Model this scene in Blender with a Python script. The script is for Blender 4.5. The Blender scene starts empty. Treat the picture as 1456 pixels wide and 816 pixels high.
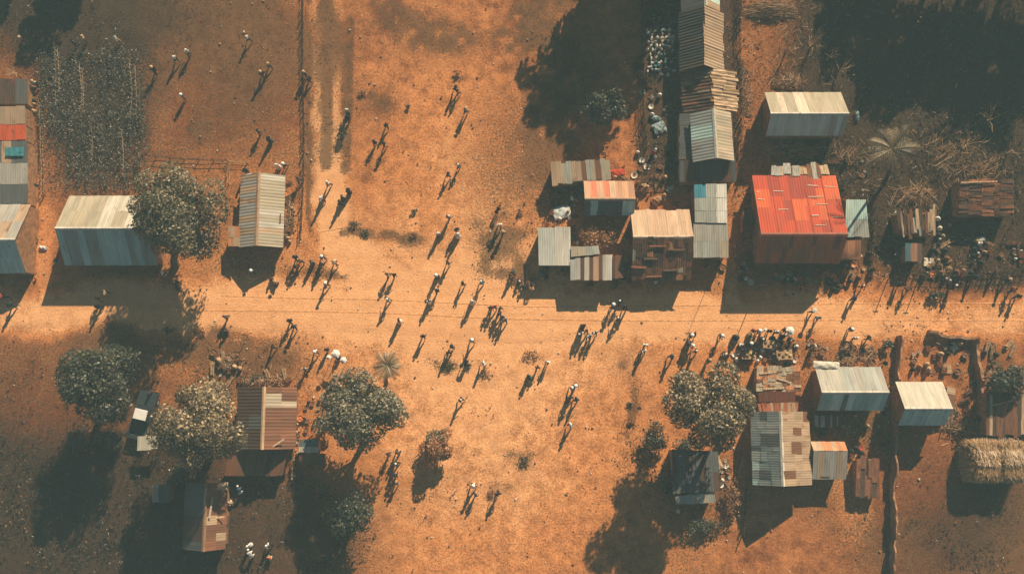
import bpy, bmesh, math, random
import numpy as np
from mathutils import Vector, Matrix, Euler
random.seed(7); rng = np.random.default_rng(7)
S = bpy.context.scene
COL = S.collection
R = math.radians
# ------------------------------------------------------------------ camera
TILT = R(8.0); DIST = 90.0; LENS = 36 * DIST / 97.07
cam_d = bpy.data.cameras.new('camera'); cam = bpy.data.objects.new('camera', cam_d); COL.objects.link(cam)
cam_d.lens = LENS; cam_d.sensor_width = 36; cam_d.clip_end = 6000; cam_d.clip_start = 0.5
CP = Vector((0, -DIST * math.sin(TILT), DIST * math.cos(TILT)))
cam.location = CP; cam.rotation_euler = (TILT, 0, 0)
S.camera = cam
CR = Euler((TILT, 0, 0)).to_matrix()
def P(px, py, z=0.0):
    """ground-plan point (at height z) that the survey photo shows at px, py"""
    d = CR @ Vector(((px - 728) / 1456 * 36, (408 - py) / 1456 * 36, -LENS))
    t = (z - CP.z) / d.z
    return CP + d * t
def P2(px, py, z=0.0):
    p = P(px, py, z); return p.x, p.y
ct, st_ = math.cos(TILT), math.sin(TILT)
def W2P(X, Y, Z=0.0):
    dx = X - CP.x; dy = Y - CP.y; dz = Z - CP.z
    cx = dx; cy = ct * dy + st_ * dz; cz = -st_ * dy + ct * dz
    k = LENS / -cz * 1456 / 36
    return 728 + cx * k, 408 - cy * k
# ------------------------------------------------------------------ light
ELEV = R(31.5); AZ = R(24)      # compass azimuth of the sun (from +Y towards +X)
sd = Vector((math.sin(AZ) * math.cos(ELEV), math.cos(AZ) * math.cos(ELEV), math.sin(ELEV)))
sl = bpy.data.lights.new('sun', 'SUN'); sun = bpy.data.objects.new('sun', sl); COL.objects.link(sun)
sl.energy = 5.0; sl.angle = R(0.6); sl.color = (1.0, 0.81, 0.58)
sun.rotation_euler = sd.to_track_quat('Z', 'Y').to_euler(); sun.location = (60, 150, 100)
W = bpy.data.worlds.new('World'); S.world = W; W.use_nodes = True
wn = W.node_tree.nodes; wl = W.node_tree.links
sky = wn.new('ShaderNodeTexSky'); sky.sky_type = 'NISHITA'; sky.sun_disc = False
sky.sun_elevation = ELEV; sky.sun_rotation = AZ; sky.air_density = 0.28; sky.dust_density = 0.15; sky.ozone_density = 1.2
bg = wn['Background']; bg.inputs[1].default_value = 0.05
wl.new(sky.outputs[0], bg.inputs[0])
S.view_settings.view_transform = 'Standard'; S.view_settings.look = 'None'
S.view_settings.gamma = 1; S.view_settings.use_curve_mapping = False
S.view_settings.exposure = 0.84
# ------------------------------------------------------------------ helpers
def tag(o, label=None, cat=None, group=None, kind=None):
    if label: o['label'] = label
    if cat: o['category'] = cat
    if group: o['group'] = group
    if kind: o['kind'] = kind
    return o
class MB:
    def __init__(s): s.v = []; s.f = []; s.c = []; s.suv = []; s.m = []
    def vert(s, p, c=(.5, .5, .5, 0), uv=(0, 0, 0)):
        s.v.append(tuple(p)); s.c.append(c); s.suv.append(uv); return len(s.v) - 1
    def face(s, idx, m=0): s.f.append(tuple(idx)); s.m.append(m)
    def quad(s, a, b, c, d, col=(.5, .5, .5, 0), m=0):
        n = len(s.v)
        for p in (a, b, c, d): s.vert(p, col, (p[0], p[1], p[2]))
        s.face((n, n + 1, n + 2, n + 3), m)
    def box(s, c, size, col=(.5, .5, .5, 0), rz=0, rx=0, ry=0, m=0, taper=1.0):
        M = Euler((rx, ry, rz)).to_matrix(); c = Vector(c); hx, hy, hz = size[0] / 2, size[1] / 2, size[2] / 2
        n = len(s.v)
        for sz in (-1, 1):
            k = taper if sz > 0 else 1
            for sx, sy in ((-1, -1), (1, -1), (1, 1), (-1, 1)):
                l = Vector((sx * hx * k, sy * hy * k, sz * hz))
                s.vert(c + M @ l, col, tuple(l))
        for q in ((0, 3, 2, 1), (4, 5, 6, 7), (0, 1, 5, 4), (1, 2, 6, 5), (2, 3, 7, 6), (3, 0, 4, 7)):
            s.face([n + i for i in q], m)
    def tube(s, pts, rad, seg=6, col=(.5, .5, .5, 0), cap=True, m=0):
        pts = [Vector(p) for p in pts]; rings = []
        if not hasattr(rad, '__len__'): rad = [rad] * len(pts)
        for i, p in enumerate(pts):
            t = (pts[min(i + 1, len(pts) - 1)] - pts[max(i - 1, 0)])
            if t.length < 1e-6: t = Vector((0, 0, 1))
            t.normalize()
            a = t.cross(Vector((0, 0, 1)))
            if a.length < 1e-3: a = Vector((1, 0, 0))
            a.normalize(); b = t.cross(a)
            rings.append([s.vert(p + (a * math.cos(2 * math.pi * k / seg) + b * math.sin(2 * math.pi * k / seg)) * rad[i], col,
                                 (k / seg, i * .5, 0)) for k in range(seg)])
        for i in range(len(rings) - 1):
            for k in range(seg):
                s.face((rings[i][k], rings[i][(k + 1) % seg], rings[i + 1][(k + 1) % seg], rings[i + 1][k]), m)
        if cap:
            s.face(rings[0][::-1], m); s.face(rings[-1], m)
    def lathe(s, prof, c=(0, 0, 0), seg=12, col=(.5, .5, .5, 0), sx=1, sy=1, m=0, wob=0):
        rings = []
        for (r, z) in prof:
            rings.append([s.vert((c[0] + sx * r * math.cos(2 * math.pi * k / seg) * (1 + random.uniform(-wob, wob)),
                                  c[1] + sy * r * math.sin(2 * math.pi * k / seg) * (1 + random.uniform(-wob, wob)), c[2] + z), col,
                                 (k / seg, z, 0)) for k in range(seg)])
        for i in range(len(rings) - 1):
            for k in range(seg):
                s.face((rings[i][k], rings[i][(k + 1) % seg], rings[i + 1][(k + 1) % seg], rings[i + 1][k]), m)
        s.face(rings[0][::-1], m); s.face(rings[-1], m)
    def mesh(s, name, mats, smooth=False):
        me = bpy.data.meshes.new(name)
        me.from_pydata(s.v, [], s.f)
        if not isinstance(mats, (list, tuple)): mats = [mats]
        for mt in mats: me.materials.append(mt)
        a = me.color_attributes.new('Col', 'FLOAT_COLOR', 'POINT'); a.data.foreach_set('color', np.array(s.c, dtype=np.float32).ravel())
        b = me.attributes.new('suv', 'FLOAT_VECTOR', 'POINT'); b.data.foreach_set('vector', np.array(s.suv, dtype=np.float32).ravel())
        if len(mats) > 1: me.polygons.foreach_set('material_index', s.m)
        if smooth: me.polygons.foreach_set('use_smooth', [True] * len(s.f))
        me.update(); return me
    def build(s, name, mats, parent=None, smooth=False, loc=None, rz=0):
        return link(name, s.mesh(name, mats, smooth), parent, loc, rz)
def link(name, me, parent=None, loc=None, rz=0):
    o = bpy.data.objects.new(name, me); COL.objects.link(o)
    if parent: o.parent = parent
    if loc is not None: o.location = loc
    o.rotation_euler.z = rz
    return o
def empty(name, loc, rz=0):
    o = bpy.data.objects.new(name, None); COL.objects.link(o); o.location = loc; o.rotation_euler.z = rz
    o.empty_display_size = .3
    return o
def copy_tree(o, parent=None):
    c = o.copy(); COL.objects.link(c)
    if parent: c.parent = parent
    for ch in list(o.children): copy_tree(ch, c)
    return c
# ------------------------------------------------------------------ materials
def _nodes(name):
    m = bpy.data.materials.new(name); m.use_nodes = True
    nt = m.node_tree; return m, nt, nt.nodes, nt.links, nt.nodes['Principled BSDF']
def mathn(nt, op, a, b=None, clamp=False):
    n = nt.nodes.new('ShaderNodeMath'); n.operation = op; n.use_clamp = clamp
    for i, x in enumerate((a, b)):
        if x is None: continue
        if isinstance(x, (int, float)): n.inputs[i].default_value = x
        else: nt.links.new(x, n.inputs[i])
    return n.outputs[0]
def noise(nt, vec, scale, detail=3, rough=.55, dist=0):
    n = nt.nodes.new('ShaderNodeTexNoise'); n.inputs['Scale'].default_value = scale; n.inputs['Detail'].default_value = detail
    n.inputs['Roughness'].default_value = rough; n.inputs['Distortion'].default_value = dist
    if vec is not None: nt.links.new(vec, n.inputs['Vector'])
    return n.outputs['Fac']
def mixc(nt, f, a, b, mode='MIX'):
    n = nt.nodes.new('ShaderNodeMix'); n.data_type = 'RGBA'; n.blend_type = mode
    for s, x in ((0, f), (6, a), (7, b)):
        if isinstance(x, (int, float)): n.inputs[s].default_value = x
        elif isinstance(x, tuple): n.inputs[s].default_value = (*x[:3], 1)
        else: nt.links.new(x, n.inputs[s])
    return n.outputs[2]
def ramp(nt, f, lo, hi, a=0.0, b=1.0):
    n = nt.nodes.new('ShaderNodeMapRange'); n.interpolation_type = 'SMOOTHSTEP'
    nt.links.new(f, n.inputs[0]); n.inputs[1].default_value = lo; n.inputs[2].default_value = hi
    n.inputs[3].default_value = a; n.inputs[4].default_value = b
    return n.outputs[0]
def vscale(nt, vec, sc):
    n = nt.nodes.new('ShaderNodeVectorMath'); n.operation = 'MULTIPLY'; nt.links.new(vec, n.inputs[0]); n.inputs[1].default_value = sc
    return n.outputs[0]
def bump(nt, bs, h, strength, dist):
    n = nt.nodes.new('ShaderNodeBump'); n.inputs['Strength'].default_value = strength; n.inputs['Distance'].default_value = dist
    nt.links.new(h, n.inputs['Height']); nt.links.new(n.outputs[0], bs.inputs['Normal'])
def attr(nt, name):
    n = nt.nodes.new('ShaderNodeAttribute'); n.attribute_name = name; return n
def simple(name, col, rough=.8, var=.25, scale=6, spec=.3, bmp=0.0, metal=0):
    m, nt, N, L, b = _nodes(name)
    tc = N.new('ShaderNodeTexCoord')
    f = noise(nt, tc.outputs['Object'], scale, 4)
    k = ramp(nt, f, .3, .7, 1 - var, 1 + var)
    L.new(mixc(nt, 1.0, col, mathc(nt, k), 'MULTIPLY'), b.inputs['Base Color'])
    b.inputs['Roughness'].default_value = rough; b.inputs['Specular IOR Level'].default_value = spec
    b.inputs['Metallic'].default_value = metal
    if bmp: bump(nt, b, f, bmp, .05)
    return m
def mathc(nt, k):
    n = nt.nodes.new('ShaderNodeCombineColor')
    for i in range(3): nt.links.new(k, n.inputs[i])
    return n.outputs[0]
def colattr(name, rough=.8, var=.25, scale=(6, 6, 6), spec=.3, bmp=0.0, rust=False, transl=0, use_suv=True):
    """colour comes from the mesh's own 'Col' attribute, worn by noise; alpha of Col = amount of rust"""
    m, nt, N, L, b = _nodes(name)
    a = attr(nt, 'Col'); v = attr(nt, 'suv').outputs['Vector'] if use_suv else N.new('ShaderNodeTexCoord').outputs['Object']
    f = noise(nt, vscale(nt, v, scale), 1.0, 4)
    k = ramp(nt, f, .3, .7, 1 - var, 1 + var)
    c = mixc(nt, 1.0, a.outputs['Color'], mathc(nt, k), 'MULTIPLY')
    if rust:
        f2 = noise(nt, vscale(nt, v, (1.6, .55, 1.6)), 1.0, 6, .65)
        s = mathn(nt, 'ADD', f2, mathn(nt, 'MULTIPLY', a.outputs['Alpha'], .34))
        r_ = ramp(nt, s, .62, .78)
        f3 = noise(nt, v, 9, 2)
        dirt = noise(nt, vscale(nt, v, (.7, .25, .7)), 1.0, 5, .7)
        c = mixc(nt, ramp(nt, dirt, .42, .72, 0, .55), c, mixc(nt, .5, c, (.10, .07, .05)))
        rc = mixc(nt, f3, (.10, .035, .016), (.30, .12, .05))
        c = mixc(nt, mathn(nt, 'MULTIPLY', r_, .85), c, rc)
    L.new(c, b.inputs['Base Color'])
    b.inputs['Roughness'].default_value = rough; b.inputs['Specular IOR Level'].default_value = spec
    if bmp: bump(nt, b, f, bmp, .03)
    return m
M = {}
M['metal'] = colattr('corrugated_metal', .62, .15, (3.5, .3, 1), .25, rust=True)
M['wood'] = colattr('weathered_wood', .85, .4, (14, 1.2, 14), .2, .4)
M['thatch'] = colattr('thatch', .95, .5, (12, 1.0, 12), .1, .6)
M['cloth'] = colattr('cloth', .9, .15, (3, 3, 3), .1)
M['plastic'] = colattr('plastic', .45, .1, (3, 3, 3), .4)
M['mud'] = simple('mud_wall', (.30, .16, .085), .95, .3, 2.0, .1, .3)
M['plankwall'] = simple('plank_wall', (.33, .17, .08), .9, .35, 3.0, .1, .3)
M['bark'] = simple('bark', (.16, .11, .07), .95, .35, 5, .1, .5)
M['stick'] = simple('dry_stick', (.42, .27, .15), .9, .3, 4, .1)
M['darkwood'] = simple('dark_wood', (.07, .05, .035), .9, .35, 4, .1)
M['skin'] = simple('skin', (.085, .045, .028), .55, .1, 8, .4)
M['hair'] = simple('hair', (.012, .010, .010), .8, .2, 30, .2)
M['glass'] = simple('dark_glass', (.02, .025, .03), .12, .1, 3, .5)
M['rubber'] = simple('rubber', (.02, .02, .02), .8, .2, 9, .3)
M['stone'] = colattr('stone', .9, .3, (5, 5, 5), .2, .3)
_cl = {}
PAL = dict(white=(.74, .72, .68), dark=(.022, .026, .03), black=(.012, .013, .015), teal=(.03, .12, .14), red=(.42, .05, .03), orange=(.55, .16, .05),
           tan=(.42, .27, .15), brown=(.12, .06, .035), blue=(.06, .12, .22), grey=(.2, .2, .19), navy=(.03, .045, .08), maroon=(.12, .025, .022), pale=(.62, .56, .46),
           green=(.07, .12, .06), yellow=(.6, .42, .12), olive=(.12, .11, .06), dark_brown=(.065, .035, .025), dark_blue=(.03, .05, .085), dark_green=(.03, .06, .045), dark_plum=(.07, .025, .04))
def cloth(c):
    if c not in _cl: _cl[c] = simple('cloth_' + c, PAL[c], .9, .18, 5, .15)
    return _cl[c]
def leafmat(name):
    m, nt, N, L, b = _nodes(name)
    a = attr(nt, 'Col')
    L.new(a.outputs['Color'], b.inputs['Base Color'])
    b.inputs['Roughness'].default_value = .45; b.inputs['Specular IOR Level'].default_value = .45
    t = N.new('ShaderNodeBsdfTranslucent'); L.new(mixc(nt, 1, a.outputs['Color'], (1.0, .9, .5), 'MULTIPLY'), t.inputs[0])
    mx = N.new('ShaderNodeMixShader'); mx.inputs[0].default_value = .22
    L.new(b.outputs[0], mx.inputs[1]); L.new(t.outputs[0], mx.inputs[2]); L.new(mx.outputs[0], N['Material Output'].inputs[0])
    return m
M['leaf'] = leafmat('leaf')
# ------------------------------------------------------------------ ground
def sstep(x, a, b):
    t = np.clip((x - a) / (b - a + 1e-9), 0, 1); return t * t * (3 - 2 * t)
def vnoise(x, y, sc, seed):
    """smooth value noise"""
    x = x / sc + seed * 17.3; y = y / sc + seed * 9.1
    xi = np.floor(x).astype(int); yi = np.floor(y).astype(int); fx = x - xi; fy = y - yi
    fx = fx * fx * (3 - 2 * fx); fy = fy * fy * (3 - 2 * fy)
    def h(a, b):
        n = (a * 374761393 + b * 668265263 + seed * 1442695) & 0x7fffffff
        n = ((n ^ (n >> 13)) * 1274126177) & 0x7fffffff
        return ((n ^ (n >> 16)) & 0xffff) / 65535.0
    return (h(xi, yi) * (1 - fx) + h(xi + 1, yi) * fx) * (1 - fy) + (h(xi, yi + 1) * (1 - fx) + h(xi + 1, yi + 1) * fx) * fy
def seg_d(px, py, pts):
    d = np.full(px.shape, 1e9)
    for (x0, y0), (x1, y1) in zip(pts[:-1], pts[1:]):
        dx, dy = x1 - x0, y1 - y0
        t = np.clip(((px - x0) * dx + (py - y0) * dy) / (dx * dx + dy * dy), 0, 1)
        d = np.minimum(d, np.hypot(px - x0 - t * dx, py - y0 - t * dy))
    return d
def blob(px, py, cx, cy, rx, ry, rot=0):
    c, s = math.cos(R(rot)), math.sin(R(rot)); x = px - cx; y = py - cy
    u = (x * c + y * s) / rx; v = (-x * s + y * c) / ry
    return np.exp(-(u * u + v * v))
ROADC = [(-400, 440), (0, 438), (330, 438), (560, 445), (740, 458), (900, 452), (1456, 446), (1900, 446)]
PATHC = [(462, -400), (462, 0), (470, 150), (466, 250), (480, 340), (540, 400)]
def soil(X, Y):
    """worn-dust level 0..1, tuft cover 0..1, plant-litter (dark soil, with some shade painted in) 0..1 as they lie on the ground"""
    px, py = W2P(X, Y)
    n1 = vnoise(X, Y, 6, 1); n2 = vnoise(X, Y, 2.2, 2); n3 = vnoise(X, Y, 14, 3); n4 = vnoise(X, Y, .8, 4)
    qx, qy = px + (n4 - .5) * 5, py
    px = px + (n2 - .5) * 26 + (n4 - .5) * 8; py = py + (n1 - .5) * 30 + (n4 - .5) * 8
    lvl = .30 + .16 * (n3 - .5) + .22 * (n1 - .5) + .15 * (n2 - .5)
    lvl += .44 * blob(px, py, 650, 450, 330, 200) 
    lvl += .36 * blob(px, py, 700, 690, 180, 210)
    lvl += .20 * blob(px, py, 630, 190, 60, 110)
    lvl += .12 * blob(px, py, 650, 60, 150, 70)
    lvl += .22 * blob(px, py, 680, 420, 150, 110)
    lvl += .60 * (1 - sstep(seg_d(px, py, ROADC), 14, 44))
    lvl += .62 * (1 - sstep(seg_d(px, py, PATHC), 14, 38)) * sstep(py, 40, 260)
    lvl += .35 * (1 - sstep(seg_d(qx, qy, [(448, -50), (450, 120), (455, 240)]), 4, 9)) + .3 * (1 - sstep(seg_d(qx, qy, [(479, -50), (477, 120), (478, 250)]), 4, 9))
    lvl += .3 * (1 - sstep(seg_d(px, py, [(1225, 470), (1200, 640), (1225, 760)]), 10, 32))
    lvl += .25 * (1 - sstep(seg_d(px, py, [(1250, 230), (1235, 330), (1215, 420)]), 8, 20))
    lvl += .4 * (1 - sstep(seg_d(px, py, [(1037, 430), (1034, 380)]), 6, 16))
    lvl += .3 * (1 - sstep(seg_d(px, py, [(62, 430), (60, 330), (50, 240)]), 6, 16))
    lvl -= .32 * blob(px, py, 60, 700, 230, 170) + .22 * blob(px, py, 1390, 110, 260, 190) + .25 * blob(px, py, 1360, 760, 130, 120)
    lvl -= .15 * blob(px, py, 60, 40, 140, 90) + .1 * blob(px, py, 330, 140, 120, 120)
    # grass cover
    veg = .42 + .5 * (n1 - .5) + .35 * (n3 - .5)
    veg += .5 * blob(px, py, 60, 700, 300, 200) + .5 * blob(px, py, 1390, 110, 260, 190) + .30 * blob(px, py, 1360, 720, 180, 160) + .3 * blob(px, py, 330, 110, 200, 140)
    veg += .25 * blob(px, py, 70, 40, 160, 90)
    for b in () if False else ((755, 505, 26, 14), (640, 520, 26, 16), (690, 530, 24, 10), (745, 655, 28, 22), (590, 335, 20, 12), (745, 40, 40, 40), (730, 395, 50, 22), (640, 55, 60, 25),
              (790, 160, 45, 130), (480, 390, 60, 8), (490, 320, 12, 30), (540, 330, 60, 7), (560, 20, 40, 25), (470, 60, 8, 90), (540, 140, 22, 16), (280, 178, 18, 22),
              (650, 110, 14, 6), (715, 345, 40, 35), (900, 580, 10, 60), (360, 520, 60, 40), (710, 700, 30, 8), (285, 470, 40, 30)):
        veg += (.15 + .8 * n4) * blob(px, py, *b)
    veg += (.2 + .9 * n4) * (1 - sstep(seg_d(qx, qy, [(464, -50), (465, 235)]), 2, 8)) + (.1 + .8 * n4) * (1 - sstep(seg_d(qx, qy, [(497, 30), (492, 240)]), 2, 10)) + .5 * (1 - sstep(seg_d(qx, qy, [(438, -50), (438, 330)]), 1, 4))
    veg -= .75 * (1 - sstep(seg_d(px, py, ROADC), 12, 50)) + .7 * (1 - sstep(seg_d(px, py, PATHC), 8, 30)) * sstep(py, 220, 290)
    veg -= .45 * blob(px, py, 660, 480, 270, 130) + .25 * blob(px, py, 700, 690, 160, 150)
    veg -= .15 * blob(px, py, 630, 200, 70, 110)
    dk = 1.0 * sstep(px, 1040, 1200) * (1 - sstep(py, 330, 420)) + .8 * blob(px, py, 1420, 340, 120, 80) + .8 * (1 - sstep(py, 220, 290)) * sstep(px, 895, 925) * (1 - sstep(px, 1046, 1056))  # last term paints the column's shade into the alley soil
    dk += 1.1 * blob(px, py, 135, 175, 90, 115) + .55 * blob(px, py, 830, 90, 70, 120, 20) + 1.25 * blob(px, py, 90, 740, 330, 165) + .45 * blob(px, py, 880, 310, 120, 90)  # slanted blob: tree shadow painted in; lower left: plants plus painted shade
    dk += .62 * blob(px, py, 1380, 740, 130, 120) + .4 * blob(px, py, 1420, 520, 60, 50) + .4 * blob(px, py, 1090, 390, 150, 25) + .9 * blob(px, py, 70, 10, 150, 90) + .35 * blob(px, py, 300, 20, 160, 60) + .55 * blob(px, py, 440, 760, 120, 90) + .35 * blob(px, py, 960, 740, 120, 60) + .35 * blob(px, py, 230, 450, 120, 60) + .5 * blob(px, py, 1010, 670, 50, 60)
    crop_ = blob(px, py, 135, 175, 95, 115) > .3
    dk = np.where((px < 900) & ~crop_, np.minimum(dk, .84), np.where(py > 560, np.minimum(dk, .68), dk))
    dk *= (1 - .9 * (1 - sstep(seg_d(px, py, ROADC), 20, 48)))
    return np.clip(lvl, 0, 1), np.clip(veg, 0, 1), np.clip(dk, 0, 1)
def ground_mat():
    m, nt, N, L, b = _nodes('red_earth')
    g = N.new('ShaderNodeNewGeometry'); pos = g.outputs['Position']
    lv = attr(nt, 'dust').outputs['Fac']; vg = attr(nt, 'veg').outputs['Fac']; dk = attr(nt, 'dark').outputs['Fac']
    nA = noise(nt, pos, .9, 6, .65); nB = noise(nt, pos, 4.5, 5, .7); nC = noise(nt, pos, 8.5, 3, .75); nD = noise(nt, pos, 5.5, 4, .8)
    s = mathn(nt, 'ADD', lv, mathn(nt, 'MULTIPLY', mathn(nt, 'SUBTRACT', nA, .5), .55))
    s = mathn(nt, 'ADD', s, mathn(nt, 'MULTIPLY', mathn(nt, 'SUBTRACT', nB, .5), .35))
    c = mixc(nt, ramp(nt, s, .02, .50), (.26, .088, .028), (.60, .235, .078))
    c = mixc(nt, ramp(nt, s, .45, 1.0), c, (.86, .44, .20))
    c_flat = c
    c = mixc(nt, 1.0, c, mathc(nt, ramp(nt, mathn(nt, 'ADD', nD, mathn(nt, 'MULTIPLY', mathn(nt, 'SUBTRACT', nA, .5), .5)), .30, .70, .50, 1.36)), 'MULTIPLY')
    c = mixc(nt, ramp(nt, lv, .70, 1.0, 0, .6), c, c_flat)
    st = noise(nt, vscale(nt, pos, (.10, 1.3, 1)), 1.0, 4, .6)
    c = mixc(nt, mathn(nt, 'MULTIPLY', ramp(nt, st, .40, .66, 0, .30), ramp(nt, lv, .6, .9)), c, (.60, .26, .10))
    pale = ramp(nt, nC, .63, .74, 0, .55)
    c = mixc(nt, pale, c, (.78, .46, .22))
    # dry tufts and leaf litter
    t = mathn(nt, 'ADD', mathn(nt, 'MULTIPLY', nB, .55), mathn(nt, 'MULTIPLY', nC, .55))
    t = mathn(nt, 'ADD', t, mathn(nt, 'MULTIPLY', mathn(nt, 'SUBTRACT', nA, .5), .35))
    t = mathn(nt, 'ADD', t, mathn(nt, 'MULTIPLY', vg, .42))
    t = mathn(nt, 'ADD', t, mathn(nt, 'MULTIPLY', mathn(nt, 'SUBTRACT', nD, .5), .5))
    vm = ramp(nt, t, .76, .88)
    c = mixc(nt, mathn(nt, 'MULTIPLY', vm, .8), c, mixc(nt, nB, (.055, .04, .022), (.16, .085, .035)))
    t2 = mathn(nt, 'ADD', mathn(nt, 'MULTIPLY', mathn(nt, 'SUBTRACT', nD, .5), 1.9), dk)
    c = mixc(nt, ramp(nt, t2, .30, .80, 0, .93), c, mixc(nt, nC, (.020, .018, .014), (.09, .055, .03)))  # dark soil and litter, plus the painted-in shade
    L.new(c, b.inputs['Base Color']); b.inputs['Roughness'].default_value = .95; b.inputs['Specular IOR Level'].default_value = .12
    h = mathn(nt, 'ADD', mathn(nt, 'MULTIPLY', nD, .6), mathn(nt, 'MULTIPLY', nC, .35))
    h = mathn(nt, 'ADD', h, mathn(nt, 'MULTIPLY', vm, .35))
    bump(nt, b, h, .75, .16)
    return m
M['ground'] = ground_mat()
M['rut'] = simple('rut_earth', (.68, .33, .14), .95, .3, 3, .1, .3)
def sheet(name, xs, ys, zfun, keep=None):
    X, Y = np.meshgrid(xs, ys); Z = zfun(X, Y)
    nx, ny = len(xs), len(ys)
    co = np.stack([X.ravel(), Y.ravel(), Z.ravel()], 1)
    I = np.arange(nx * ny).reshape(ny, nx)
    F = np.stack([I[:-1, :-1].ravel(), I[:-1, 1:].ravel(), I[1:, 1:].ravel(), I[1:, :-1].ravel()], 1)
    me = bpy.data.meshes.new(name)
    me.vertices.add(len(co)); me.vertices.foreach_set('co', co.astype(np.float32).ravel())
    me.loops.add(F.size); me.loops.foreach_set('vertex_index', F.astype(np.int32).ravel())
    me.polygons.add(len(F)); me.polygons.foreach_set('loop_start', np.arange(0, F.size, 4, dtype=np.int32))
    me.update(calc_edges=True); me.validate()
    me.polygons.foreach_set('use_smooth', [True] * len(F))
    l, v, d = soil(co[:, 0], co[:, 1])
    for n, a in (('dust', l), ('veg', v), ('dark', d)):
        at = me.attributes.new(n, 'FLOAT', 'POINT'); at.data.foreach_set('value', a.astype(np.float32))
    me.materials.append(M['ground'])
    o = link(name, me); tag(o, kind='structure'); return o
def gz(X, Y):
    px, py = W2P(X, Y)
    r = np.minimum(seg_d(px, py, ROADC), seg_d(px, py, PATHC)) 
    return (vnoise(X, Y, 1.1, 8) - .5) * .10 * sstep(r, 34, 70) + (vnoise(X, Y, 5, 9) - .5) * .12 * sstep(r, 36, 90) - .02
def axis(a, b, st):
    core = np.arange(a, b + st, st); far = np.array([8, 20, 45, 100, 250, 600, 1500, 3000.])
    return np.concatenate([a - far[::-1], core, core[-1] + far])
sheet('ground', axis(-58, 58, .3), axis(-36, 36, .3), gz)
def strip(name, cl, half, z, step=.6):
    pts = [Vector(P2(*c)) for c in cl]; cum = [0]
    for a, b in zip(pts[:-1], pts[1:]): cum.append(cum[-1] + (b - a).length)
    n = int(cum[-1] / step); ctr = []
    for i in range(n + 1):
        s_ = cum[-1] * i / n; k = max(j for j in range(len(cum)) if cum[j] <= s_ + 1e-9); k = min(k, len(pts) - 2)
        ctr.append(pts[k].lerp(pts[k + 1], (s_ - cum[k]) / (cum[k + 1] - cum[k])))
    ctr = [sum((ctr[min(max(i + q, 0), n)] for q in range(-6, 7)), Vector((0, 0))) / 13 for i in range(n + 1)]
    co = []; m = 8
    for i in range(n + 1):
        t = (ctr[min(i + 1, n)] - ctr[max(i - 1, 0)]).normalized(); nn = Vector((-t.y, t.x))
        for j in range(m + 1):
            u = -1 + 2 * j / m; w = half * (1 + .18 * (float(vnoise(np.array([ctr[i].x]), np.array([ctr[i].y]), 2.5, 5 + (u > 0))[0]) - .5))
            p = ctr[i] + nn * u * w; co.append((p.x, p.y, z - .03 * abs(u) ** 6))
    F = [(i * (m + 1) + j, i * (m + 1) + j + 1, (i + 1) * (m + 1) + j + 1, (i + 1) * (m + 1) + j) for i in range(n) for j in range(m)]
    me = bpy.data.meshes.new(name); me.from_pydata(co, [], [f[::-1] for f in F]); c = np.array(co)
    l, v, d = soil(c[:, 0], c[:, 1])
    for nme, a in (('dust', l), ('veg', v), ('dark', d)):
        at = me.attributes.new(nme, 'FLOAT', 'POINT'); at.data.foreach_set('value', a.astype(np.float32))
    me.materials.append(M['ground']); me.polygons.foreach_set('use_smooth', [True] * len(F))
    return tag(link(name, me), kind='structure')
strip('dirt_road', ROADC, 2.0, .014)
for cl, w in (([(300, 420), (420, 424), (560, 426), (760, 437), (1000, 434), (1300, 431), (1500, 431)], .07), ([(250, 441), (420, 442), (560, 445), (700, 453), (900, 456), (1200, 455), (1500, 455)], .09),
              ([(648, 455), (628, 520), (600, 580), (575, 640)], .06), ([(897, 525), (880, 560), (858, 610)], .05)):
    rut = strip('wheel_rut', cl, w, .026); rut.data.materials.clear(); rut.data.materials.append(M['rut'])
strip('dirt_path', PATHC[:-1], 1.9, .008)
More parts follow.
